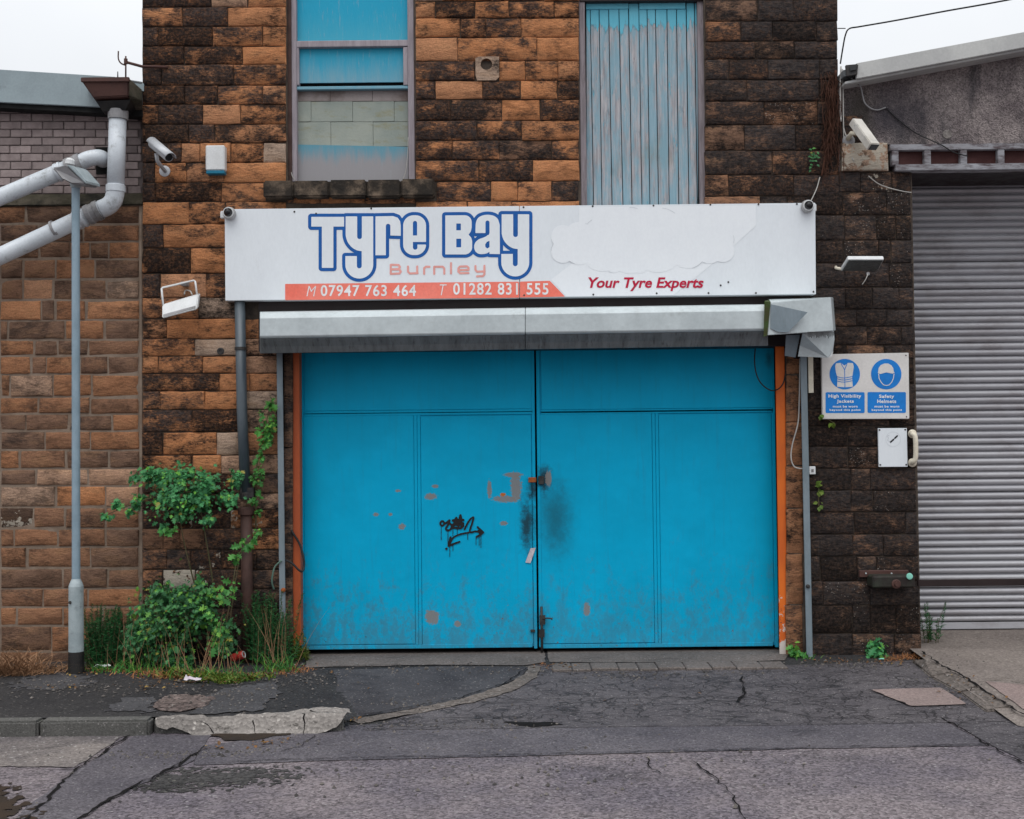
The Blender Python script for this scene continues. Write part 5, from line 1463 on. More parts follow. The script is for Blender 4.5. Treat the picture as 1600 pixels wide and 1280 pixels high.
bur = [[(773, 325), (773, 366), (812, 364), (818, 356), (812, 346), (775, 346), (808, 344), (814, 335), (808, 326), (773, 325)],
       [(850, 333), (850, 356), (858, 364), (893, 363)], [(891, 333), (891, 363)],
       [(922, 366), (922, 340), (930, 334), (946, 334)],
       [(967, 366), (967, 334), (1005, 334), (1012, 341), (1012, 365)],
       [(1042, 318), (1042, 364)],
       [(1080, 349), (1120, 348), (1120, 338), (1113, 332), (1082, 333), (1075, 341), (1075, 356), (1083, 363), (1120, 362)],
       [(1151, 331), (1151, 348), (1158, 356), (1192, 355)], [(1191, 330), (1191, 368), (1184, 376), (1158, 377)]]
decal_z('lettering', lambda A, C: np.maximum.reduce([sd_stroke(p, bw, A, C) for p in bur]), (760, 305, 1205, 390), 1.2, y1, M['pink_ink'], sg)
redL = slab  # red strip, split at the board joint
decal('phone_strip', poly_px([(445.5, 443.8), (811, 440.2), (811.4, 465.2), (445.5, 469.2)]), (444, 438, 813, 471), 1.5, y1, M['red_ink'], sg)
decal('phone_strip', poly_px([(812.4, 440.2), (859, 438.8), (883, 463.6), (812.5, 465.0)]), (811, 436, 886, 467), 0.8, y1, M['red_ink'], sg)
lettering('lettering', 'M', (479, 447, 494, 463), y1 - .0015, M['white_ink'], sg, shear=0.25, bold=-0.012)
lettering('lettering', '07947 763 464', (501, 445.2, 650, 463.2), y1 - .0015, M['white_ink'], sg, bold=0.018, space=1.12)
lettering('lettering', 'T', (687, 444.5, 698, 461.5), y1 - .0015, M['white_ink'], sg, shear=0.25, bold=-0.012)
lettering('lettering', '01282 831 555', (708, 442.3, 857, 460.8), y1 - .0015, M['white_ink'], sg, bold=0.018, space=1.12)
lettering('lettering', 'Your Tyre Experts', (919, 433.5, 1099.5, 455), y1 - .0015, M['crimson'], sg, shear=0.22, bold=0.026)
# fresh white paint over the old name, ghost of a removed diagonal panel
decal('overpainted_patch', poly_px([(905, 324), (1181, 320.6), (1181, 353), (1150, 381), (1105, 419), (1052, 461.5), (885, 463.6), (861, 437), (895, 411), (905, 380)]), (855, 318, 1185, 466), 1.5, y1 + .0007, M['sign_residue'], sg)
blobs = [(880, 371, 19), (880, 392, 19), (905, 372, 25), (905, 390, 24), (940, 370, 30), (940, 392, 32), (985, 360, 36), (985, 390, 38), (1030, 362, 38), (1030, 390, 36), (1070, 372, 30), (1075, 392, 28), (1100, 378, 24), (1108, 390, 22), (1128, 375, 19), (1130, 392, 18), (960, 410, 16), (1000, 415, 12)]
fblob = lambda A, C: np.maximum.reduce([r - np.hypot(A - x, C - y) for x, y, r in blobs]) + 1.2 * fn(A, C, .05, 3)
decal('overpainted_patch', fblob, (855, 318, 1155, 440), 1.0, y1 - .0004, M['sign_residue'], sg)
decal('paint_edge', lambda A, C: np.minimum(0.45 - np.abs(fblob(A, C) - 0.2), fn(A, C, .03, 8) * 2 - .45), (855, 318, 1155, 440), 0.6, y1 - .0012, M['residue_grey'], sg)['kind'] = 'stuff'
m = MB()
for (sx_, sy_) in ((818, 324), (926, 322.5), (1021, 321.5), (1110, 320), (1185, 319.5), (1245, 319), (927, 460.5), (1026, 458.5), (1107, 458), (1181, 458), (1138, 441), (1126, 446), (819, 461.5), (580, 326), (460, 331), (494, 334), (1271, 456)):
    m.lathe(W(sx_, sy_, YS), (0, -1, 0), [(0, .008), (.003, .008), (.004, .004)], 6)
tag(m.build('screw', M['iron'], sg), kind='stuff')

# ------------------------------------------------------------------ cameras, lamps and boxes on the walls
def dome_camera(px, py, side, label):
    t = empty('dome_camera', W(px, py, YS), label, 'security camera', 'dome cameras at the ends of the sign')
    c = W(px, py, YS)
    MB().lathe(c, (0, -1, 0), [(0, .048), (.02, .050), (.05, .046), (.06, .040)], 20).build('housing', M['dome_grey'], t, bevel=0.003, seg=1)
    MB().lathe(c + Vector((0, -.058, 0.003)), (0.1 * -side, -1, -.15), [(0, .033), (.015, .032), (.03, .022), (.036, .008)], 20).build('eye', M['lens'], t)
    MB().lathe(c + Vector((0, -.05, 0)), (0, -1, 0), [(0, .042), (.014, .041), (.014, .034), (0, .034)], 20).build('trim_ring', M['white_plastic'], t)
    a = W(px + side * 6, py - 5, YS); b = W(px + side * 15.5, py + 6.5, YS)
    MB().box((a.x, YS - 0.0, a.z), (b.x, YS + .05, b.z)).build('cable_box', M['white_plastic'], t, bevel=0.005)
dome_camera(359.5, 334.5, -1, 'small round camera at the top left corner of the shop sign')
dome_camera(1260.5, 323.5, 1, 'small round camera at the right corner of the sign, beside the dark pier')

def bullet(name, label, P0, P1, r, mat, wallp, Yw, strut):
    t = empty(name, wallp, label, 'security camera')
    ax_ = (P1 - P0).normalized()
    MB().lathe(P0, ax_, [(0, r * .7), (.008, r), ((P1 - P0).length - .01, r), ((P1 - P0).length, r * .92)], 16).build('body', M[mat], t)
    upv = Vector((0, 0, 1))
    sd = ax_.cross(upv).normalized(); nu = sd.cross(ax_).normalized()
    m = MB()
    a0, a1 = P0 - ax_ * .015, P1 + ax_ * .03
    arc = [(math.cos(a), math.sin(a)) for a in np.linspace(0.15, math.pi - .15, 9)]
    rr = r * 1.18
    vs = [a0 + sd * (c * rr) + nu * (s_2 * rr) for c, s_2 in arc] + [a1 + sd * (c * rr) + nu * (s_2 * rr) for c, s_2 in arc]
    vs += [v - nu * 0.0 + (v - (a0 if i < 9 else a1)).normalized() * .004 for i, v in enumerate(vs)]
    fs = [(i, i + 1, 9 + i + 1, 9 + i) for i in range(8)] + [(18 + i, 27 + i, 27 + i + 1, 18 + i + 1) for i in range(8)]
    fs += [(i, 18 + i, 18 + i + 1, i + 1) for i in range(8)] + [(9 + i, 9 + i + 1, 27 + i + 1, 27 + i) for i in range(8)] + [(0, 9, 27, 18), (8, 26, 35, 17)]
    m.add(vs, fs, True); m.build('sunshield', M[mat], t)
    MB().lathe(P1 - ax_ * .002, ax_, [(0, r * .8), (.004, r * .8)], 16).build('eye', M['lens'], t)
    m = MB(); m.tube(strut, r * .42, 8); m.build('arm', M[mat], t)
    MB().lathe(wallp, (0, -1, 0), [(0, r * 1.2), (.015, r * 1.2), (.02, r * .8)], 14).build('wall_plate', M[mat], t)
    return t
bullet('bullet_camera', 'silver tube camera on the workshop wall near the corner', W(238, 224, -.16), W(264, 246, -.38), 0.036, 'camera_silver', W(258, 268, 0.0), 0, [W(244, 240, -.2), W(246, 252, -.17), W(258, 268, -.02)])
rc = empty('box_camera', W(1325, 222, -.02), 'peeling white box camera tilted down over the pier beside the shuttered unit', 'security camera')
def obox(P0, P1, wv, hv, mat, name, parent, bevel=.006):
    """Bar from P0 to P1 with half-width vectors wv, hv."""
    m = MB(); m.hexa([P0 - wv - hv, P0 + wv - hv, P1 + wv - hv, P1 - wv - hv, P0 - wv + hv, P0 + wv + hv, P1 + wv + hv, P1 - wv + hv])
    return m.build(name, M[mat], parent, bevel=bevel)
P0, P1 = W(1336, 190, -.10), W(1365, 230, -.26)
ax2 = (P1 - P0).normalized(); wv = ax2.cross(Vector((0.35, -.8, .6))).normalized() * .047; hv = wv.cross(ax2).normalized() * .032
obox(P0, P1, wv, hv, 'peeling', 'body', rc)
obox(P1, P1 + ax2 * .004, wv * .8, hv * .8, 'lens', 'eye', rc, 0)
MB().tube([W(1341, 208, -.15), W(1331, 208, -.1), W(1324, 218, -.02)], .018, 8).build('arm', M['cream'], rc)
MB().lathe(W(1325, 221, .0), (0, -1, 0), [(0, .05), (.02, .05), (.03, .035)], 14).build('wall_plate', M['pvc_clip'], rc)

al = empty('alarm_box', W(336, 249, 0), 'white alarm box with a teal lower edge on the sooty wall', 'alarm box')
part('cover', 'white_plastic', al, [(321, 227, 351, 266, -.075, .0)], 0.008)
part('strobe', 'teal_strip', al, [(321.8, 266, 350.6, 271.5, -.072, .0)], 0.005)

def flood(label, pts_frame):
    pass
fl_ = empty('floodlight', W(282, 470, 0), 'white floodlight hanging crooked in a tubular bracket left of the sign', 'floodlight')
ff = [W(253, 477, -.16), W(310, 460, -.16), W(307, 484, -.22), W(253, 498, -.22)]
m = MB(); m.prism(ff, (0.0, 0.07, 0.02)); body = m.build('lamp_body', M['white_plastic'], fl_, bevel=.008)
gl = [ff[3].lerp(ff[0], .12) .lerp(ff[2].lerp(ff[1], .12), .04), ff[2].lerp(ff[1], .12).lerp(ff[3].lerp(ff[0], .12), .04), ff[2].lerp(ff[1], .28).lerp(ff[3].lerp(ff[0], .28), .04), ff[3].lerp(ff[0], .28).lerp(ff[2].lerp(ff[1], .28), .04)]
m = MB(); m.prism([p + Vector((0, -.004, 0)) for p in gl], (0, .004, 0)); m.build('lamp_slot', M['pvc_clip'], body)
MB().tube([W(255, 478, -.13), W(252.5, 451, -.10), W(254, 449.5, -.08), W(303, 438.5, -.08), W(305, 440, -.10), W(308, 461, -.13)], .008, 8).build('bracket', M['white_plastic'], fl_)
MB().tube(smooth_line([W(300, 460, -.12), W(297, 455, -.06), W(290, 454, -.02), W(288, 460, -.05)], 4), .006, 6).build('cable', M['cable_w'], fl_)
MB().pbox(282, 440, 292, 446, -.075, -.0).build('wall_plate', M['pvc_clip'], fl_, bevel=.003)

fl2 = empty('led_floodlight', W(1340, 412, 0), 'flat pale floodlight jutting out of the dark pier right of the sign', 'floodlight')
ff = [W(1325, 406, -.38), W(1381, 406, -.38), W(1372, 423, -.12), W(1314, 423.5, -.12)]
m = MB(); m.prism(ff, (0, 0.012, 0.03)); bd = m.build('lamp_body', M['white_plastic'], fl2, bevel=.004)
fi = [p.lerp((ff[0] + ff[1] + ff[2] + ff[3]) / 4, .06) + Vector((0, -.004, -.004)) for p in ff]
m = MB(); m.prism(fi, (0, 0.003, 0.003)); m.build('glass', M['led_glass'], bd)
m = MB(); m.tube([W(1318, 421, -.12), W(1306, 419, -.06), W(1306, 417, .0)], .012, 6); m.build('bracket', M['cream'], fl2)
MB().tube(smooth_line([W(1356, 428, -.01), W(1353, 436, -.02), W(1347, 445, -.015)], 4), .004, 6).build('cable', M['cable_w'], fl2)
MB().lathe(W(1356, 428, 0), (0, -1, 0), [(0, .014), (.01, .014)], 8).build('cable_gland', M['pvc_clip'], fl2)

sf = empty('spotlight', W(1332, 112, 0), 'small dark spotlight at the low end of the right roof edge', 'floodlight')
m = MB(); m.hexa([W(1323, 120, -.16), W(1339, 117, -.18), W(1342, 118, -.06), W(1322, 120, -.06), W(1320, 102, -.16), W(1341, 100, -.18), W(1342, 101, -.06), W(1320, 102, -.06)])
m.build('lamp_body', M['iron'], sf, bevel=.006)
m = MB(); m.hexa([W(1328.5, 110.5, -.185), W(1337.5, 109, -.19), W(1337.5, 109, -.18), W(1328.5, 110.5, -.175), W(1328, 103.5, -.185), W(1338, 102.5, -.19), W(1338, 102.5, -.18), W(1328, 103.5, -.175)]); m.build('glass', M['lens'], sf)
MB().tube(smooth_line([W(1322, 120, -.1), W(1330, 124, -.08), W(1336, 119, -.1)], 4), .006, 6).build('bracket', M['iron'], sf)

sw = empty('wall_switch', W(1270, 736, -.01), 'tiny white switch box beside the right guide rail', 'switch')
part('box', 'white_plastic', sw, [(1264.5, 729, 1274.5, 741.5, -.035, .0)], 0.004)
part('rocker', 'pvc_clip', sw, [(1268, 733, 1271.5, 737.5, -.04, -.03)], 0.001)

# ------------------------------------------------------------------ warning plates
zr = lambda x, y: (1200 + x / 4.0, 540 + y / 4.0)
ws = empty('safety_sign', W(1352, 603, -.03), 'blue and white sign showing a vest and a helmet on the dark pier', 'sign')
Yw = -.05
m = MB(); m.prism([W(*zr(x, y), Yw) for x, y in ((335, 55), (880, 45), (884, 458), (341, 460))], (0, .035, 0)); m.build('plate', M['warn_board'], ws, bevel=.003)
def decal_r(name, f, box, res, Y, mat, parent):
    m = mask(f, box[0], box[2], box[1], box[3], res, lambda x, y: W(*zr(x, y), Y))
    return face_front(m.build(name, M[mat], parent, norm=False))
ya = Yw - .0015; yb_ = Yw - .003; yc = Yw - .0042
for cx_ in (480, 739):
    decal_r('symbol_disc', lambda A, C: 95 - np.hypot(A - cx_, C - 179), (380, 80, 840, 280), 3, ya, 'sign_blue', ws)
def rrect(x0, y0, x1, y1, r): return lambda A, C: r - np.hypot(np.maximum(np.abs(A - (x0 + x1) / 2) - (x1 - x0) / 2 + r, 0), np.maximum(np.abs(C - (y0 + y1) / 2) - (y1 - y0) / 2 + r, 0))
decal_r('text_panel', rrect(360, 292, 604, 422, 8), (355, 288, 610, 426), 2, ya, 'sign_blue', ws)
decal_r('text_panel', rrect(622, 291, 862, 421, 8), (618, 286, 866, 426), 2, ya, 'sign_blue', ws)
vest = [(425, 112), (455, 108), (478, 126), (500, 108), (530, 110), (536, 130), (532, 165), (526, 200), (530, 258), (480, 261), (432, 258), (434, 200), (424, 165), (420, 130)]
decal_r('vest_symbol', poly_px(vest), (410, 100, 545, 270), 2, yb_, 'warn_board', ws)
vl_ = [[(456, 112), (479, 152), (494, 114)], [(479, 152), (481, 260)], [(432, 195), (460, 202), (480, 203), (528, 194)], [(432, 208), (460, 215), (480, 216), (528, 207)], [(433, 222), (460, 228), (480, 229), (528, 220)]]
decal_r('vest_lines', lambda A, C: np.maximum.reduce([sd_stroke(p, 2.1, A, C) for p in vl_]), (425, 105, 540, 265), 1.2, yc, 'sign_blue', ws)
hel = [(688, 165), (692, 140), (705, 122), (728, 112), (750, 112), (772, 124), (783, 142), (786, 163), (792, 170), (778, 176), (740, 168), (702, 178), (686, 172)]
face = [(692, 178), (694, 205), (706, 228), (722, 246), (740, 250), (758, 246), (774, 228), (784, 205), (788, 178)]
decal_r('helmet_symbol', lambda A, C: np.maximum(sd_poly(hel, A, C), sd_stroke(face, 2.4, A, C)), (680, 105, 800, 260), 1.4, yb_, 'warn_board', ws)
for s, b in (('High Visibility', (378, 305, 583, 332)), ('Jackets', (430, 338, 536, 364)), ('must be worn', (405, 373, 560, 388)), ('beyond this point', (385, 396, 579, 412)), ('Safety', (694, 307, 789, 334)), ('Helmets', (683, 337, 801, 360)), ('must be worn', (666, 373, 820, 388)), ('beyond this point', (648, 396, 838, 412))):
    x0, y0 = zr(b[0], b[1]); x1, y1_ = zr(b[2], b[3])
    lettering('lettering', s, (x0, y0, x1, y1_), yb_, M['white_ink'], ws, bold=0.03, space=1.1)
m = MB()
for x, y in ((862, 62), (866, 445), (352, 70)): m.lathe(W(*zr(x, y), Yw), (0, -1, 0), [(0, .006), (.003, .005)], 6)
tag(m.build('screw', M['iron'], ws), kind='stuff')

ns = empty('smoking_sign', W(1395, 700, -.02), 'small white plate with a faded cigarette symbol below the safety sign', 'sign')
m = MB(); m.prism([W(*zr(x, y), -.035) for x, y in ((688, 517), (868, 516), (873, 758), (693, 759))], (0, .02, 0)); m.build('plate', M['white_board'], ns, bevel=.002)
decal_r('cigarette_symbol', lambda A, C: np.maximum(sd_stroke([(767, 603), (785, 587)], 5, A, C), sd_stroke([(793, 579), (808, 565)], 5, A, C)), (755, 550, 825, 615), 1.5, -.0365, 'black_ink', ns)
decal_r('smoke_symbol', lambda A, C: np.maximum(sd_stroke(smooth_line([(764, 600), (748, 592), (754, 578), (744, 566), (758, 562)], 5), 1.6, A, C), 0.7 - np.abs(np.hypot(A - 782, C - 586) - 46)), (725, 530, 840, 640), 1.2, -.0365, 'residue_grey', ns)
m = MB()
for x, y in ((697, 528), (858, 526), (702, 746), (864, 745)): m.lathe(W(*zr(x, y), -.035), (0, -1, 0), [(0, .008), (.004, .006)], 6)
tag(m.build('screw', M['iron'], ns), kind='stuff')
gh = empty('grab_handle', W(1426, 700, -.02), 'cream grab handle at the edge of the grey shutter', 'handle')
MB().tube(smooth_line([W(1424, 677, -.01), W(1426, 678, -.06), W(1430, 683, -.075), W(1431, 700, -.075), W(1430.5, 716, -.075), W(1427, 722, -.06), W(1425, 723, -.01)], 5), .019, 12).build('grip', M['cream'], gh)
for y in (678, 723): MB().lathe(W(1425, y, .0), (0, -1, 0), [(0, .034), (.012, .034), (.02, .022)], 16).build('rose', M['cream'], gh)
# ------------------------------------------------------------------ right-hand unit: roughcast gable, timber lintel, grey roller shutter
ru = empty('roughcast_unit', (5.0, 0, 0), 'low roughcast unit right of the workshop with a rising pale roof edge', 'building')
YR = 0.03
XE = 8.2
def line_z(px0, py0, px1, py1, xw, Y):
    a, b = W(px0, py0, Y), W(px1, py1, Y)
    return a.z + (b.z - a.z) * (xw - a.x) / (b.x - a.x)
m = MB()
zl = W(1400, 226, YR).z
m.prism([(xR + .004, YR, W(1312, 268, YR).z), (W(1386, 268, YR).x, YR, W(1386, 268, YR).z), (W(1386, 222, YR).x, YR, zl), (XE, YR, zl),
         (XE, YR, line_z(1340, 115, 1600, 70, XE, YR)), (xR + .004, YR, line_z(1340, 115, 1600, 70, xR, YR))], (0, .4, 0))
m.build('wall', M['roughcast'], ru)
# whitewashed block under the gable corner
stone(W(1314, 245).x, W(1386, 245).x, W(1350, 268).z, W(1350, 224).z, -0.03, ru, 0.35, 0.1, 0.75, 0.9)
stone(W(1312, 245).x, W(1350, 245).x, W(1350, 223).z, W(1350, 180).z, 0.006, ru, 0.9, 0.9, 0.0, 0.5)
# fascia board with a lower lip and the roof behind
def fascia(dy0, dy1, Y0, thick, mat, name):
    a0 = W(1318 if dy0 > 20 else 1336, 0, Y0).x
    z0 = lambda xw, dy: line_z(1340, 98.5 + dy, 1600, 50 + dy, xw, Y0)
    m = MB(); m.prism([(a0, Y0, z0(a0, dy0)), (XE, Y0, z0(XE, dy0) - .0), (XE, Y0, z0(XE, dy1)), (a0, Y0, z0(a0, dy1))], (0, thick, 0))
    return m.build(name, M[mat], ru, bevel=.004)
fascia(0, 24.5, -.16, .03, 'fascia_r', 'fascia')
fascia(25.2, 29.5, -.13, .17, 'fascia_r', 'fascia_lip')
z0 = lambda xw: line_z(1340, 99, 1600, 50, xw, -.16)
m = MB(); m.prism([(xR + .01, -.12, z0(xR) - .02), (XE, -.12, z0(XE) - .02), (XE, -.12, z0(XE) - .07), (xR + .01, -.12, z0(xR) - .07)], (0, 6, 0)); m.build('roof', M['steel_dark'], ru)
# pale repair disc on the render
MB().lathe(W(1480, 210, YR), (0, -1, 0), [(0, .036), (.004, .034)], 14).build('render_patch', M['conc_white'], ru)
# lintel of two flaking rails with short studs, dark red boards between
lx0 = W(1388, 230).x
m = MB(); m.box((lx0, -.05, W(1500, 234, -.05).z), (XE, .05, W(1500, 224.5, -.05).z)); m.build('lintel_rail', M['timber_white'], ru, bevel=.004)
m = MB(); m.box((W(1396, 258).x, -.055, W(1500, 266, -.05).z), (XE, .05, W(1500, 256, -.05).z)); m.build('lintel_rail', M['timber_white'], ru, bevel=.004)
m = MB(); m.box((lx0 + .02, .0, W(1500, 257, 0).z), (XE, .06, W(1500, 233, 0).z)); m.build('lintel_board', M['timber_red'], ru)
for px in (1399, 1449.5, 1506, 1564.5, 1622, 1680, 1738, 1796):
    a = W(px, 245, -.045)
    MB().box((a.x - .026, -.045, W(px, 257.2 - (px - 1500) * .0103, -.045).z - .0), (a.x + .026, .02, W(px, 233.5 - (px - 1500) * .0103, -.045).z)).build('lintel_stud', M['timber_white'], ru, bevel=.003)
m = MB(); m.box((lx0 - .02, .06, W(1500, 268, 0).z), (XE, .55, W(1500, 225, 0).z)); m.build('lintel_beam', M['bar'], ru)
# recess: side reveal, soffit, dark back and the shutter
YSH = 0.62
zs_top = W(1500, 262, YSH).z
m = MB(); m.box((xP + .3, YSH + .06, -.2), (XE, YSH + .5, zs_top + .2)); m.build('rear_wall', M['mortar'], ru)
rs = MB(); rs.box((xP - .30, .10, zs_top - .02), (XE, YSH + .05, zs_top + .08))
shut = rs.build('shutter_housing', M['bar'], ru)
xs0 = W(1416, 700, YSH).x
pitch = 10.62 / F * (YSH - CAM.y)
zb = W(1500, 972, YSH).z
prof = [(-.5, .010), (-.47, .002), (-.36, -.010), (-.18, -.017), (0.0, -.019), (.18, -.017), (.34, -.009), (.43, .002), (.46, .010), (.5, .010)]
prof = [(-.5, .026), (-.42, .022), (-.36, -.001), (-.22, -.013), (0.0, -.018), (.18, -.015), (.30, -.004), (.36, .020), (.5, .026)]
vs = []; fs = []
L = XE - xs0
for xq in (0.0, L):
    for u, d in prof: vs.append((xq, d, u * pitch))
k = len(prof)
for i in range(k - 1): fs.append((i, k + i, k + i + 1, i + 1))
slat_me = bpy.data.meshes.new('slat'); slat_me.from_pydata(vs, [], fs)
slat_me.polygons.foreach_set('use_smooth', [True] * len(fs)); slat_me.materials.append(M['shutter'])
zq = zb + pitch / 2
while zq < zs_top - .02:
    sl = link('slat', slat_me, shut, (xs0, YSH + random.uniform(-.002, .002), zq + random.uniform(-.0012, .0012))); sl.rotation_euler = (random.gauss(0, .05), random.gauss(0, .0004), 0); zq += pitch
m = MB(); m.box((xs0, YSH - .012, W(1500, 983, YSH).z), (XE, YSH + .012, zb - .002)); m.build('bottom_bar', M['shutter'], shut, bevel=.004)

# barrier across the shutter
bb = empty('barrier_bar', W(1400, 915, -.1), 'brown-black bar across the grey shutter held in a mossy iron housing', 'barrier')
part('housing', 'housing', bb, [(1364, 900, 1430, 919, -.17, 0.0)], .012)
part('back_plate', 'rust_brown', bb, [(1343, 891.5, 1420, 902, -.03, 0.004)], .004)
MB().lathe(W(1400, 912.5, -.165), (0, -1, 0), [(0, .036), (.01, .036), (.014, .030), (.014, .018), (.03, .016)], 16).build('lock_knob', M['rust_brown'], bb)
MB().lathe(W(1421, 900.5, -.18), (0, -1, 0), [(-.03, .010), (0, .010), (0, .025), (.008, .024), (.010, .014)], 16).build('end_button', M['mint'], bb)
m = MB(); z1_, z0_ = W(1500, 905.5, -.06).z, W(1500, 915.5, -.06).z
m.box((W(1433, 910, -.06).x, -.085, z0_), (XE, -.045, z1_)); m.build('bar', M['bar'], bb, bevel=.004)
m = MB()
for x in (1353, 1393): m.lathe(W(x, 896, -.03), (0, -1, 0), [(0, .007), (.006, .006)], 6)
tag(m.build('screw', M['steel_box'], bb), kind='stuff')

# ------------------------------------------------------------------ cables
def cable(name, pts, r, mat, label, k=6):
    o = MB().tube(smooth_line([W(*p) for p in pts], k), r, 6).build(name, M[mat], None)
    return tag(o, label, 'cable')
oc = MB().tube(smooth_line([W(1313, 100, -.02), W(1317, 75, -.05), W(1321, 55, -.12), W(1327, 45, -.2), W(1345, 41.5, -.35), W(1400, 32, -.6), W(1480, 17, -.9), W(1575, 0, -1.2), W(1800, -45, -2.0)], 6), .0058, 6).build('overhead_cable', M['cable_b'], None)
tag(oc, 'thin black cable crossing the sky above the right roof', 'cable')
MB().tube([W(1309, 44.5, -.02), W(1321, 44.5, -.08)], .004, 5).build('wall_tie', M['iron'], oc)
lc = MB().tube(smooth_line([W(1314, 104, -.03), W(1313, 140, -.03), W(1313, 170, -.03), W(1314, 190, -.03)], 4), .007, 6).build('cable_bundle', M['cable_w'], None)
tag(lc, 'pale cables running down the corner of the workshop beside the roughcast wall', 'cable')
MB().tube(smooth_line([W(1316.5, 108, -.02), W(1317.5, 150, -.02), W(1318, 200, -.02), W(1320, 228, -.02), W(1328, 240, -.02), W(1334, 252, -.04)], 4), .005, 6).build('strand', M['cable_w'], lc)
MB().tube(smooth_line([W(1318, 200, -.02), W(1322, 212, -.03), W(1326, 216, -.04)], 4), .005, 6).build('strand', M['cable_w'], lc)
cable('loop_cable', [(1330, 122, -.1), (1344, 135, -.05), (1348, 150, -.01), (1352, 162, .0), (1362, 170, .01), (1372, 172, .015), (1384, 168, .02)], .006, 'pvc_clip', 'grey cable looping from the small spotlight over the stained roughcast')
cable('wall_cable', [(1384, 168, .02), (1400, 184, .02), (1425, 204, .015), (1445, 215, .0), (1470, 226, -.06), (1490, 238, -.065), (1512, 244, -.065)], .0045, 'cable_b', 'black cable slanting down the roughcast to the timber lintel')
cable('stray_wire', [(1357, 275, -.03), (1372, 287, -.03), (1390, 294, -.03), (1410, 299, -.03), (1424, 301, -.02)], .004, 'cable_w', 'stray pale wire on the top stones of the dark pier')
cable('sign_wire', [(1281, 277, -.02), (1277, 292, -.04), (1272, 304, -.08), (1266, 316, -.1)], .004, 'cable_w', 'thin pale wire from the dead roots down to the right sign camera')
cable('hanging_wire', [(1250, 560, -.04), (1249, 620, -.03), (1247, 660, -.03), (1238, 695, -.03), (1236, 715, -.03), (1240, 728, -.03), (1248, 732, -.04), (1256, 732, -.05)], .0055, 'cable_w', 'white wire looping beside the orange right door post')
cable('loose_cable', [(1180, 545, .06), (1179, 565, .05), (1182, 585, .04), (1190, 600, .03), (1204, 610, .01), (1216, 608, -.0), (1224, 598, .0), (1228, 580, .0)], .005, 'cable_b', 'black cable drooping over the top corner of the right blue door')
cable('black_hose', [(445, 875, -.03), (456, 880, -.05), (466, 890, -.06), (472, 893, -.05), (475, 885, -.03), (474, 870, -.02), (468, 850, .0), (459, 835, .01), (455, 828, .02)], .009, 'cable_b', 'black hose looped round the orange left door post')
cable('green_hose', [(440, 876, -.06), (430, 885, -.06), (426, 898, -.06), (425, 910, -.05), (428, 921, -.03)], .007, 'cable_g', 'short green hose end by the left guide rail')

# ------------------------------------------------------------------ plants
def leaf_pts(L, wid, lobes):
    """Flat leaf outline along +u with width along v, as (u, v, fold)."""
    if lobes: o = [(0, .0), (.22, .30), (.28, .12), (.44, .54), (.56, .16), (.74, .36), (.80, .10), (1, 0)]
    else: o = [(0, 0), (.2, .30), (.45, .44), (.7, .30), (1, 0)]
    return [(u * L, v * wid) for u, v in o]
def add_leaf(m, p, d, nrm, L, wid, lobes, r):
    d = d.normalized(); nrm = (nrm - d * nrm.dot(d))
    nrm = nrm.normalized() if nrm.length > 1e-4 else d.orthogonal().normalized()
    s_ = d.cross(nrm)
    o = leaf_pts(L, wid, lobes)
    fold = r.uniform(.05, .45)
    vs = []
    for u, v in o: vs.append(p + d * u + s_ * v + nrm * (v * fold) - nrm * (u * u / L * .25))
    for u, v in o[1:-1]: vs.append(p + d * u - s_ * v + nrm * (v * fold) - nrm * (u * u / L * .25))
    k = len(o)
    mid = [p + d * u - nrm * (u * u / L * .25) for u, v in o[1:-1]]
    b = len(vs); vs += mid
    fs = [(0, 1, b)] + [(i, i + 1, b + i, b + i - 1) for i in range(1, k - 2)] + [(k - 2, k - 1, b + k - 3)]
    fs += [(0, b, k)] + [(k + i - 1, b + i - 1, b + i, k + i) for i in range(1, k - 2)] + [(2 * k - 3, b + k - 3, k - 1)]
    m.add(vs, fs)

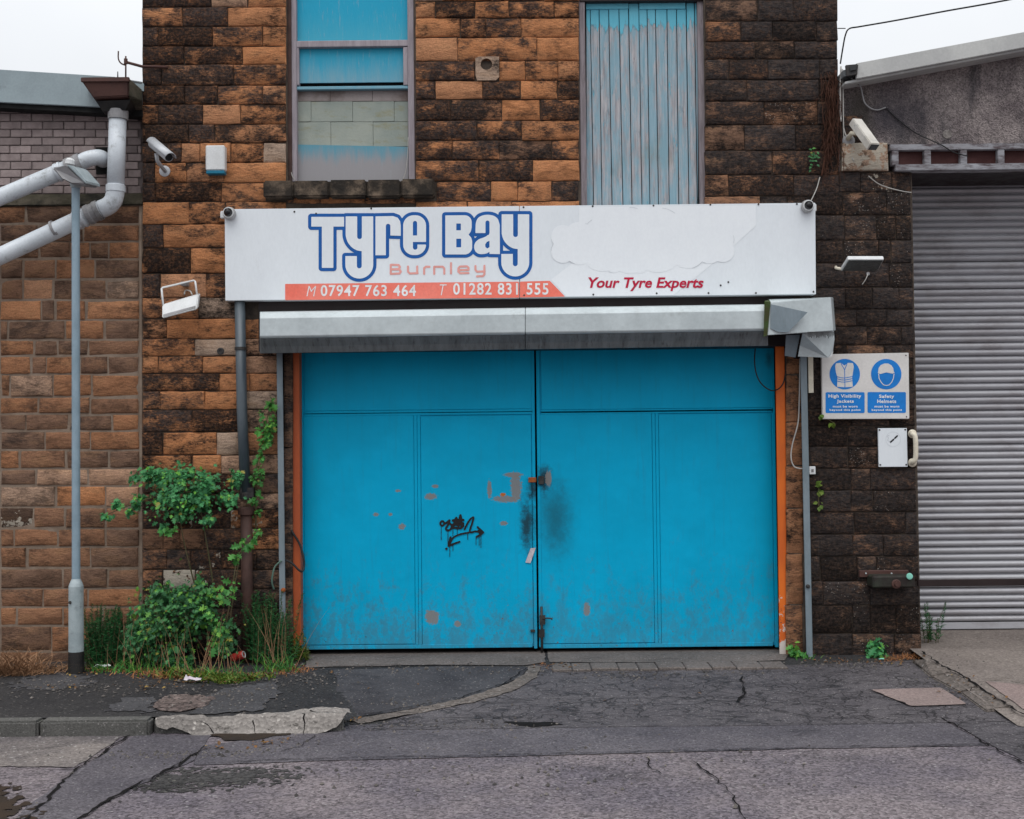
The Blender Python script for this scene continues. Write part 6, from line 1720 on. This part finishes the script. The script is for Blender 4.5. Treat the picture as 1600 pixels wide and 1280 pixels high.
def bush(name, label, cat, base, clumps, Y, nper, size, mat, stems, lobes=True, seed=1, group=None, flat=.6, droop=.35):
    r = random.Random(seed)
    t = empty(name, base, label, cat, group)
    m = MB()
    for (cx_, cy_, rx, ry, k) in clumps:
        c = W(cx_, cy_, Y); rx, ry = rx / 200, ry / 200; rd = min(rx, ry) * flat + .03
        subs = []
        for _ in range(max(3, int(k / 14))):
            a, b_, q = r.gauss(0, 1), r.gauss(0, 1), r.gauss(0, 1); l = math.sqrt(a * a + b_ * b_ + q * q) or 1
            f = r.uniform(.25, .95)
            subs.append((Vector((c.x + a / l * rx * f, c.y + b_ / l * rd * f, c.z + q / l * ry * f)), min(rx, ry) * r.uniform(.18, .42)))
        for _ in range(int(k * nper)):
            sc, sr = r.choice(subs)
            o = Vector((r.gauss(0, 1), r.gauss(0, 1), r.gauss(0, 1)))
            p = sc + o * sr * r.choice((.5, .65, .85, 1.2))
            p.y = min(p.y, -0.015)
            out = (p - c).normalized() if (p - c).length > 1e-3 else Vector((0, -1, 0))
            d = (out * .7 + Vector((r.uniform(-1, 1), r.uniform(-1, .4), r.uniform(-.8, .5) - droop)))
            nr = Vector((r.uniform(-.6, .6), -0.7 + r.uniform(-.6, .6), 0.8 + r.uniform(-.5, .5)))
            L = size * r.choice((.5, .7, .8, .95, 1.1, 1.4)) * r.uniform(.85, 1.15)
            add_leaf(m, p, d, nr, L, L * r.uniform(.75, 1.05), lobes, r)
    tag(m.build('foliage', M[mat], t, norm=False), kind='stuff')
    for s in stems:
        P = smooth_line([W(*q) for q in s], 4)
        MB().tube(P, [0.007 * (1 - .6 * i / (len(P) - 1)) for i in range(len(P))], 5).build('stem', M['stem'], t)
    return t

Yb = -.22
bush('shrub', 'green shrub growing out halfway up the wall left of the downpipe', 'shrub', W(330, 1030, -.06),
     [(285, 768, 62, 34, 150), (240, 752, 38, 20, 60), (330, 765, 40, 32, 90), (355, 752, 20, 15, 30), (208, 742, 13, 9, 14), (272, 748, 40, 20, 60), (215, 782, 28, 9, 24), (190, 792, 24, 9, 22), (172, 803, 11, 6, 10), (318, 796, 26, 24, 40), (290, 800, 30, 14, 30), (262, 828, 10, 16, 10)],
     -.20, 5.2, .036, 'leaf_bush', [[(336, 935, -.08), (328, 880, -.12), (318, 820, -.16), (312, 790, -.18)], [(310, 935, -.08), (298, 890, -.12), (286, 840, -.16), (280, 800, -.18)], [(330, 770, -.2), (270, 770, -.2), (215, 785, -.22), (170, 803, -.24)]], seed=3)
bush('bush', 'dense dark green bush at the foot of the wall beside the lamp post', 'bush', W(275, 1040, -.1),
     [(270, 965, 62, 52, 240), (232, 930, 40, 26, 80), (250, 1005, 50, 32, 130), (320, 960, 36, 48, 110), (300, 925, 40, 22, 70), (340, 990, 22, 36, 50), (215, 990, 24, 36, 60), (285, 1035, 60, 14, 60)],
     -.26, 5.0, .036, 'leaf_dark', [[(300, 1040, -.1), (295, 980, -.16), (290, 930, -.2)], [(250, 1040, -.1), (245, 980, -.16), (238, 925, -.2)], [(352, 1030, -.1), (362, 950, -.12), (372, 885, -.12), (378, 860, -.12)]], seed=4)
bush('bramble', 'bright green leafy stems climbing beside the rusty iron pipe', 'plant', W(345, 1040, -.1),
     [(336, 965, 16, 30, 24), (345, 935, 16, 16, 14), (318, 930, 10, 8, 8), (340, 1000, 16, 16, 14), (380, 850, 18, 12, 14), (398, 838, 14, 10, 10), (372, 868, 8, 8, 6), (258, 832, 12, 10, 8), (360, 915, 10, 10, 6)],
     -.33, 2.0, .05, 'leaf_ivy', [[(345, 1030, -.2), (356, 960, -.2), (366, 900, -.18), (372, 868, -.16), (392, 842, -.16)]], seed=5)
bush('climbing_vine', 'bright green vine climbing the wall between downpipe and guide rail', 'vine', W(420, 1030, -.04),
     [(425, 632, 9, 16, 16), (420, 655, 14, 12, 18), (412, 675, 12, 10, 14), (408, 692, 16, 9, 16), (402, 712, 8, 8, 8), (404, 735, 8, 8, 6), (400, 752, 8, 10, 8), (402, 780, 8, 9, 8), (398, 800, 8, 6, 6), (424, 668, 6, 18, 10)],
     -.07, 2.4, .046, 'leaf_ivy', [[(400, 830, -.03), (400, 770, -.04), (403, 715, -.04), (414, 670, -.05), (424, 625, -.05)]], seed=6)
bush('weed_clump', 'leafy green weed at the foot of the right guide rail', 'weed', W(1245, 1030, -.02), [(1243, 1014, 9, 11, 16), (1248, 1022, 8, 6, 10), (1240, 1022, 5, 6, 6)], -.08, 2.2, .05, 'leaf_ivy', [[(1244, 1030, -.03), (1243, 1012, -.08)]], seed=7)
bush('weed_clump', 'green and yellow weed at the foot of the pier by the driveway', 'weed', W(1376, 1030, -.02), [(1368, 1010, 9, 12, 16), (1378, 1014, 11, 11, 20), (1366, 1022, 8, 6, 10)], -.08, 2.2, .055, 'leaf_bush', [[(1374, 1030, -.03), (1372, 1010, -.08)]], seed=8)
bush('weed_sprig', 'yellow-green sprig growing from the dark pier near the wall switch', 'weed', W(1278, 790, 0), [(1278, 763, 5, 7, 4), (1281, 770, 4, 4, 3), (1280, 787, 5, 4, 4)], -.03, 1.5, .045, 'weed_yellow', [[(1279, 795, -.01), (1279, 762, -.03)]], lobes=False, seed=9)
bush('weed_sprig', 'thin sprig tucked under the left corner of the safety sign', 'weed', W(1290, 655, 0), [(1286, 646, 6, 9, 5), (1302, 661, 8, 4, 5)], -.03, 1.5, .035, 'weed_yellow', [[(1283, 640, -.01), (1290, 652, -.03), (1306, 663, -.03)]], lobes=False, seed=10)

def tuft(name, label, cat, cl, mat, base=None, width=.006, seed=1, lean=.5, kind=None, curl=.5):
    """Grass or feathery stems: cl = (px, py_ground, spread px, height px, count)."""
    r = random.Random(seed)
    m = MB()
    for (px, py, sp, h, k) in cl:
        for _ in range(k):
            q = G(px + r.gauss(0, sp * .5), py + r.uniform(-4, 3))
            b = Vector((q.x, min(q.y, -.03), q.z))
            H = h / 210 * r.uniform(.45, 1.1)
            d = Vector((r.gauss(0, lean), r.gauss(-.1, lean * .6), 1)).normalized()
            side = Vector((d.y + .01, -d.x, r.uniform(-.2, .2))).normalized().cross(d).normalized()
            side = Vector((1, r.uniform(-.6, .6), 0)).normalized()
            bend = Vector((r.gauss(0, 1), r.uniform(-1, .3), -.5)) * curl * H
            vs = []
            for i in range(5):
                t = i / 4
                c = b + d * H * t + bend * t * t * .5
                c.y = min(c.y, -.012)
                w = width * (1 - t * .85) * .5
                vs += [c - side * w, c + side * w]
            m.add(vs, [(2 * i, 2 * i + 1, 2 * i + 3, 2 * i + 2) for i in range(4)])
    o = m.build(name, M[mat], None, norm=False)
    return tag(o, label, cat, kind=kind)
def feather(name, label, cl, mat, seed=1, at=None):
    """Bushy weed of upright stems set with short needles all round."""
    r = random.Random(seed)
    g = at or G(cl[0][0], cl[0][1])
    t = empty(name, g, label, 'weed')
    ml, ms = MB(), MB()
    for (px, py, sp, h, k) in cl:
        for _ in range(k):
            q = G(px + r.gauss(0, sp * .5), py + r.uniform(-4, 2))
            b = Vector((q.x, min(q.y, -.04), q.z)) if at is None else at + Vector((r.gauss(0, sp / 400), r.uniform(-.05, .02), 0)); H = h / 210 * r.uniform(.6, 1.1)
            tip = b + Vector((r.gauss(0, .16) * H, r.gauss(-.08, .12) * H, H)); tip.y = min(tip.y, -.03 if at is None else at.y + .05)
            ms.tube([b, b.lerp(tip, .5) + Vector((r.gauss(0, .01), 0, 0)), tip], [.003, .0025, .0012], 4)
            nn = int(H / .0115)
            for i in range(nn):
                tt = .1 + .9 * i / nn
                p = b.lerp(tip, tt)
                for _q in range(3):
                    d = Vector((r.gauss(0, 1), r.gauss(-.2, .8), r.uniform(.1, .9))).normalized()
                    L = .045 * (1.15 - tt * .7) * r.uniform(.6, 1.2)
                    s_ = d.cross(Vector((r.uniform(-1, 1), r.uniform(-1, 1), r.uniform(-1, 1)))).normalized() * .0036
                    e = p + d * L; e.y = min(e.y, -.01) if at is None else e.y
                    ml.add([p - s_, p + s_, e], [(0, 1, 2)])
    tag(ml.build('foliage', M[mat], t, norm=False), kind='stuff')
    tag(ms.build('stem', M['stem'], t, norm=False), kind='stuff')
    return t
feather('feathery_weed', 'feathery dark weed clump between the lamp post and the bush', [(178, 1040, 36, 92, 64), (150, 1042, 20, 68, 28), (205, 1038, 20, 80, 24)], 'weed', 11)
feather('feathery_weed', 'feathery dark weed clump between rusty pipe and left guide rail', [(415, 1035, 28, 110, 48), (440, 1038, 18, 80, 22), (402, 1038, 14, 70, 16)], 'weed', 12)
feather('feathery_weed', 'low straggly weed in front of the left blue door corner', [(462, 1032, 20, 44, 14), (482, 1032, 14, 26, 6)], 'weed_yellow', 13)
feather('feathery_weed', 'spindly dark weed growing against the foot of the grey shutter', [(1446, 985, 12, 66, 5), (1456, 985, 14, 40, 3)], 'weed', 14, Vector((W(1450, 985, .2).x, .2, float(hdrive(3.2, .2)))))
tuft('dry_grass', 'tangled pale dry grass at the wall foot far left', 'grass', [(12, 1054, 46, 78, 300), (50, 1052, 36, 62, 170), (-30, 1054, 40, 76, 160), (95, 1048, 30, 30, 60)], 'straw', width=.007, seed=21, lean=1.0, kind='stuff', curl=1.2)
tuft('dry_grass_heap', 'flattened rusty dry grass by the foot of the left guide rail', 'grass', [(455, 1048, 30, 14, 150), (438, 1052, 26, 12, 90), (478, 1044, 18, 9, 50), (400, 1056, 30, 10, 40)], 'straw2', width=.006, seed=22, lean=2.4, kind='stuff', curl=1.5)
tuft('dry_grass_heap', 'rusty dry grass heaped at the corner of pier and driveway', 'grass', [(1412, 1028, 26, 16, 170), (1432, 1024, 12, 12, 60), (1392, 1032, 18, 12, 60), (1312, 1032, 22, 6, 30)], 'straw2', width=.006, seed=23, lean=2.2, kind='stuff', curl=1.5)
tuft('low_weeds', 'yellow-green low weeds along the edge of the footway', 'weeds', [(330, 1062, 30, 24, 120), (355, 1066, 26, 20, 120), (385, 1062, 26, 18, 90), (300, 1058, 40, 26, 90), (260, 1056, 34, 20, 60), (412, 1058, 20, 12, 40)], 'weed_yellow', width=.014, seed=24, lean=1.1, kind='stuff', curl=1.2)
tuft('dead_grass', 'brown dead grass under the bush at the pavement edge', 'grass', [(270, 1058, 60, 22, 150), (340, 1056, 50, 18, 120), (225, 1052, 40, 20, 80), (165, 1048, 40, 12, 70), (490, 1040, 30, 6, 30), (850, 1040, 16, 6, 40)], 'straw2', width=.008, seed=25, lean=1.6, kind='stuff', curl=1.2)
# fallen leaves
r_ = random.Random(31); m = MB()
for (px, py, sx_, sy_, k) in ((150, 1048, 40, 8, 60), (290, 1064, 60, 9, 150), (225, 1078, 22, 6, 24), (400, 1060, 50, 8, 60), (90, 1050, 40, 6, 40), (1400, 1036, 40, 6, 50), (1300, 1034, 30, 4, 24), (340, 1148, 14, 3, 10), (420, 1146, 24, 3, 24), (560, 1128, 14, 3, 8), (880, 1044, 30, 4, 24), (1490, 1078, 30, 14, 16), (600, 1060, 120, 20, 8), (1000, 1080, 200, 30, 10), (110, 1076, 30, 6, 8), (1550, 1100, 20, 12, 10)):
    for _ in range(k):
        q = G(px + r_.gauss(0, sx_ * .6), py + r_.gauss(0, sy_ * .6))
        zz = float(hdrive(q.x, q.y)) if q.x > DRIVE_X else (-.09 if q.y < -2.02 else q.z)
        L = r_.uniform(.014, .036)
        add_leaf(m, Vector((q.x, min(q.y, -.02), zz + r_.uniform(.012, .022))), Vector((r_.uniform(-1, 1), r_.uniform(-1, 1), r_.uniform(-.2, .3))), Vector((r_.uniform(-.4, .4), r_.uniform(-.4, .4), 1)), L, L * .7, False, r_)
tag(m.build('fallen_leaves', M['litter_leaf'], None, norm=False), 'brown fallen leaves scattered along the foot of the walls', 'leaves', kind='stuff')
# loose grit washed to the wall foot, the kerb and the joints
r_ = random.Random(33); m = MB()
for (px, py, sx_, sy_, k) in ((120, 1075, 120, 16, 260), (330, 1085, 120, 20, 300), (480, 1060, 60, 14, 160), (700, 1046, 160, 6, 160), (1000, 1052, 160, 10, 220), (1330, 1040, 80, 6, 160), (300, 1156, 160, 6, 220), (700, 1136, 160, 8, 140), (1480, 1070, 40, 26, 140), (800, 1200, 500, 40, 260), (640, 1100, 90, 8, 80)):
    for _ in range(k):
        q = G(px + r_.gauss(0, sx_ * .6), py + r_.gauss(0, sy_ * .6))
        x, y = q.x, min(q.y, -.02)
        if y < -1.85: z = float(hroad(x, y)) + .004
        elif x > DRIVE_X: z = float(hdrive(x, y))
        else: z = float(hgt(x, y)) + .006
        s_ = abs(r_.gauss(.004, .0035)) + .0025
        v = [Vector((x + math.cos(a) * s_ * r_.uniform(.7, 1.3), y + math.sin(a) * s_ * r_.uniform(.7, 1.3), z)) for a in (0.2, 1.8, 3.3, 4.9)] + [Vector((x, y, z + s_ * r_.uniform(.6, 1.3)))]
        m.add(v, [(0, 1, 4), (1, 2, 4), (2, 3, 4), (3, 0, 4)])
tag(m.build('grit', M['grit'], None, norm=False), 'loose grit and small stones along the walls, kerb and crossing', 'grit', kind='stuff')
# dead stalks standing in the weeds
tuft('dead_stalks', 'thin dead stalks standing among the weeds left of the doors', 'stalks', [(300, 1050, 70, 120, 26), (200, 1048, 40, 90, 16), (425, 1042, 40, 110, 18), (340, 1056, 50, 60, 20)], 'straw', width=.005, seed=27, lean=.22, kind='stuff', curl=.25)
tuft('grass_blades', 'green grass blades at the foot of the wall between lamp post and doors', 'grass', [(210, 1050, 60, 34, 120), (330, 1060, 70, 30, 140), (430, 1048, 40, 36, 90), (150, 1050, 30, 24, 40), (1250, 1030, 20, 18, 20)], 'leaf_ivy', width=.007, seed=28, lean=.6, kind='stuff', curl=.9)
# dead creeper hanging on the corner
r_ = random.Random(41); m = MB()
t = empty('dead_creeper', W(1295, 200, -.02), 'brown dead creeper roots hanging on the upper right corner of the workshop', 'creeper')
for _ in range(80):
    px = r_.gauss(1299, 7); y0 = r_.uniform(112, 225); y1 = min(288, y0 + r_.uniform(25, 90)); x1 = px + r_.gauss(-4 if y0 > 150 else 0, 6)
    pts = [W(px + (x1 - px) * k / 5 + r_.gauss(0, 2.6), y0 + (y1 - y0) * k / 5, -.015 - abs(r_.gauss(.015, .02))) for k in range(6)]
    m.tube(pts, [.004, .004, .0035, .003, .0025, .0015], 3, False)
tag(m.build('root_fibre', M['dead_vine'], t, norm=False), kind='stuff')
for pts in ([(1302, 118), (1300, 160), (1296, 200), (1290, 240), (1284, 275)], [(1306, 110), (1305, 150), (1302, 190), (1296, 250)]):
    MB().tube(smooth_line([W(x, y, -.02) for x, y in pts], 4), .009, 6).build('root', M['dead_vine'], t)
m = MB()
for _ in range(24):
    p = W(r_.gauss(1271, 3), r_.gauss(245, 10), -.04); add_leaf(m, p, Vector((r_.uniform(-1, 1), -.4, r_.uniform(-1, .3))), Vector((0, -1, .4)), .03, .022, False, r_)
tag(m.build('foliage', M['leaf_dark'], t, norm=False), kind='stuff')

# ------------------------------------------------------------------ litter
g = G(374, 1037); g.y = min(g.y, -.16)
cn = empty('drink_can', (g.x, g.y, g.z), 'crushed red can lying against the rusty pipe foot', 'can')
c0, ad = Vector((g.x - .04, g.y - .02, g.z + .055)), Vector((.9, -.25, .3)).normalized()
MB().lathe(c0, ad, [(0, .022), (.006, .030), (.03, .033), (.05, .027), (.075, .033), (.098, .031), (.106, .024)], 14).build('body', M['can_red'], cn)
MB().lathe(c0 + ad * .106, ad, [(0, .025), (.003, .026), (.003, .022), (-.001, .021)], 14).build('rim', M['steel_box'], cn)
def scrap(name, px, py, s, mat, label, seed):
    r = random.Random(seed); q = G(px, py)
    m = MB(); k = 4
    vs = [(q.x + (i / k - .5) * s * 1.3 + r.gauss(0, s * .06), q.y + (j / k - .5) * s * .7 + r.gauss(0, s * .06), q.z + .02 + abs(r.gauss(0, s * .13))) for j in range(k + 1) for i in range(k + 1)]
    m.add(vs, [(j * (k + 1) + i, j * (k + 1) + i + 1, (j + 1) * (k + 1) + i + 1, (j + 1) * (k + 1) + i) for j in range(k) for i in range(k)])
    o = m.build(name, M[mat], None, norm=False)
    md = o.modifiers.new('thickness', 'SOLIDIFY'); md.thickness = .002
    return tag(o, label, 'litter')
scrap('paper_scrap', 303, 1067, .085, 'paper', 'crumpled white and pink wrapper on the footway in front of the bush', 2)
scrap('paper_scrap', 160, 1046, .075, 'white_plastic', 'white scrap of plastic on the ground right of the lamp post', 5)
scrap('paper_scrap', 1377, 1034, .03, 'mint', 'tiny pale green scrap at the foot of the weed by the pier', 7)
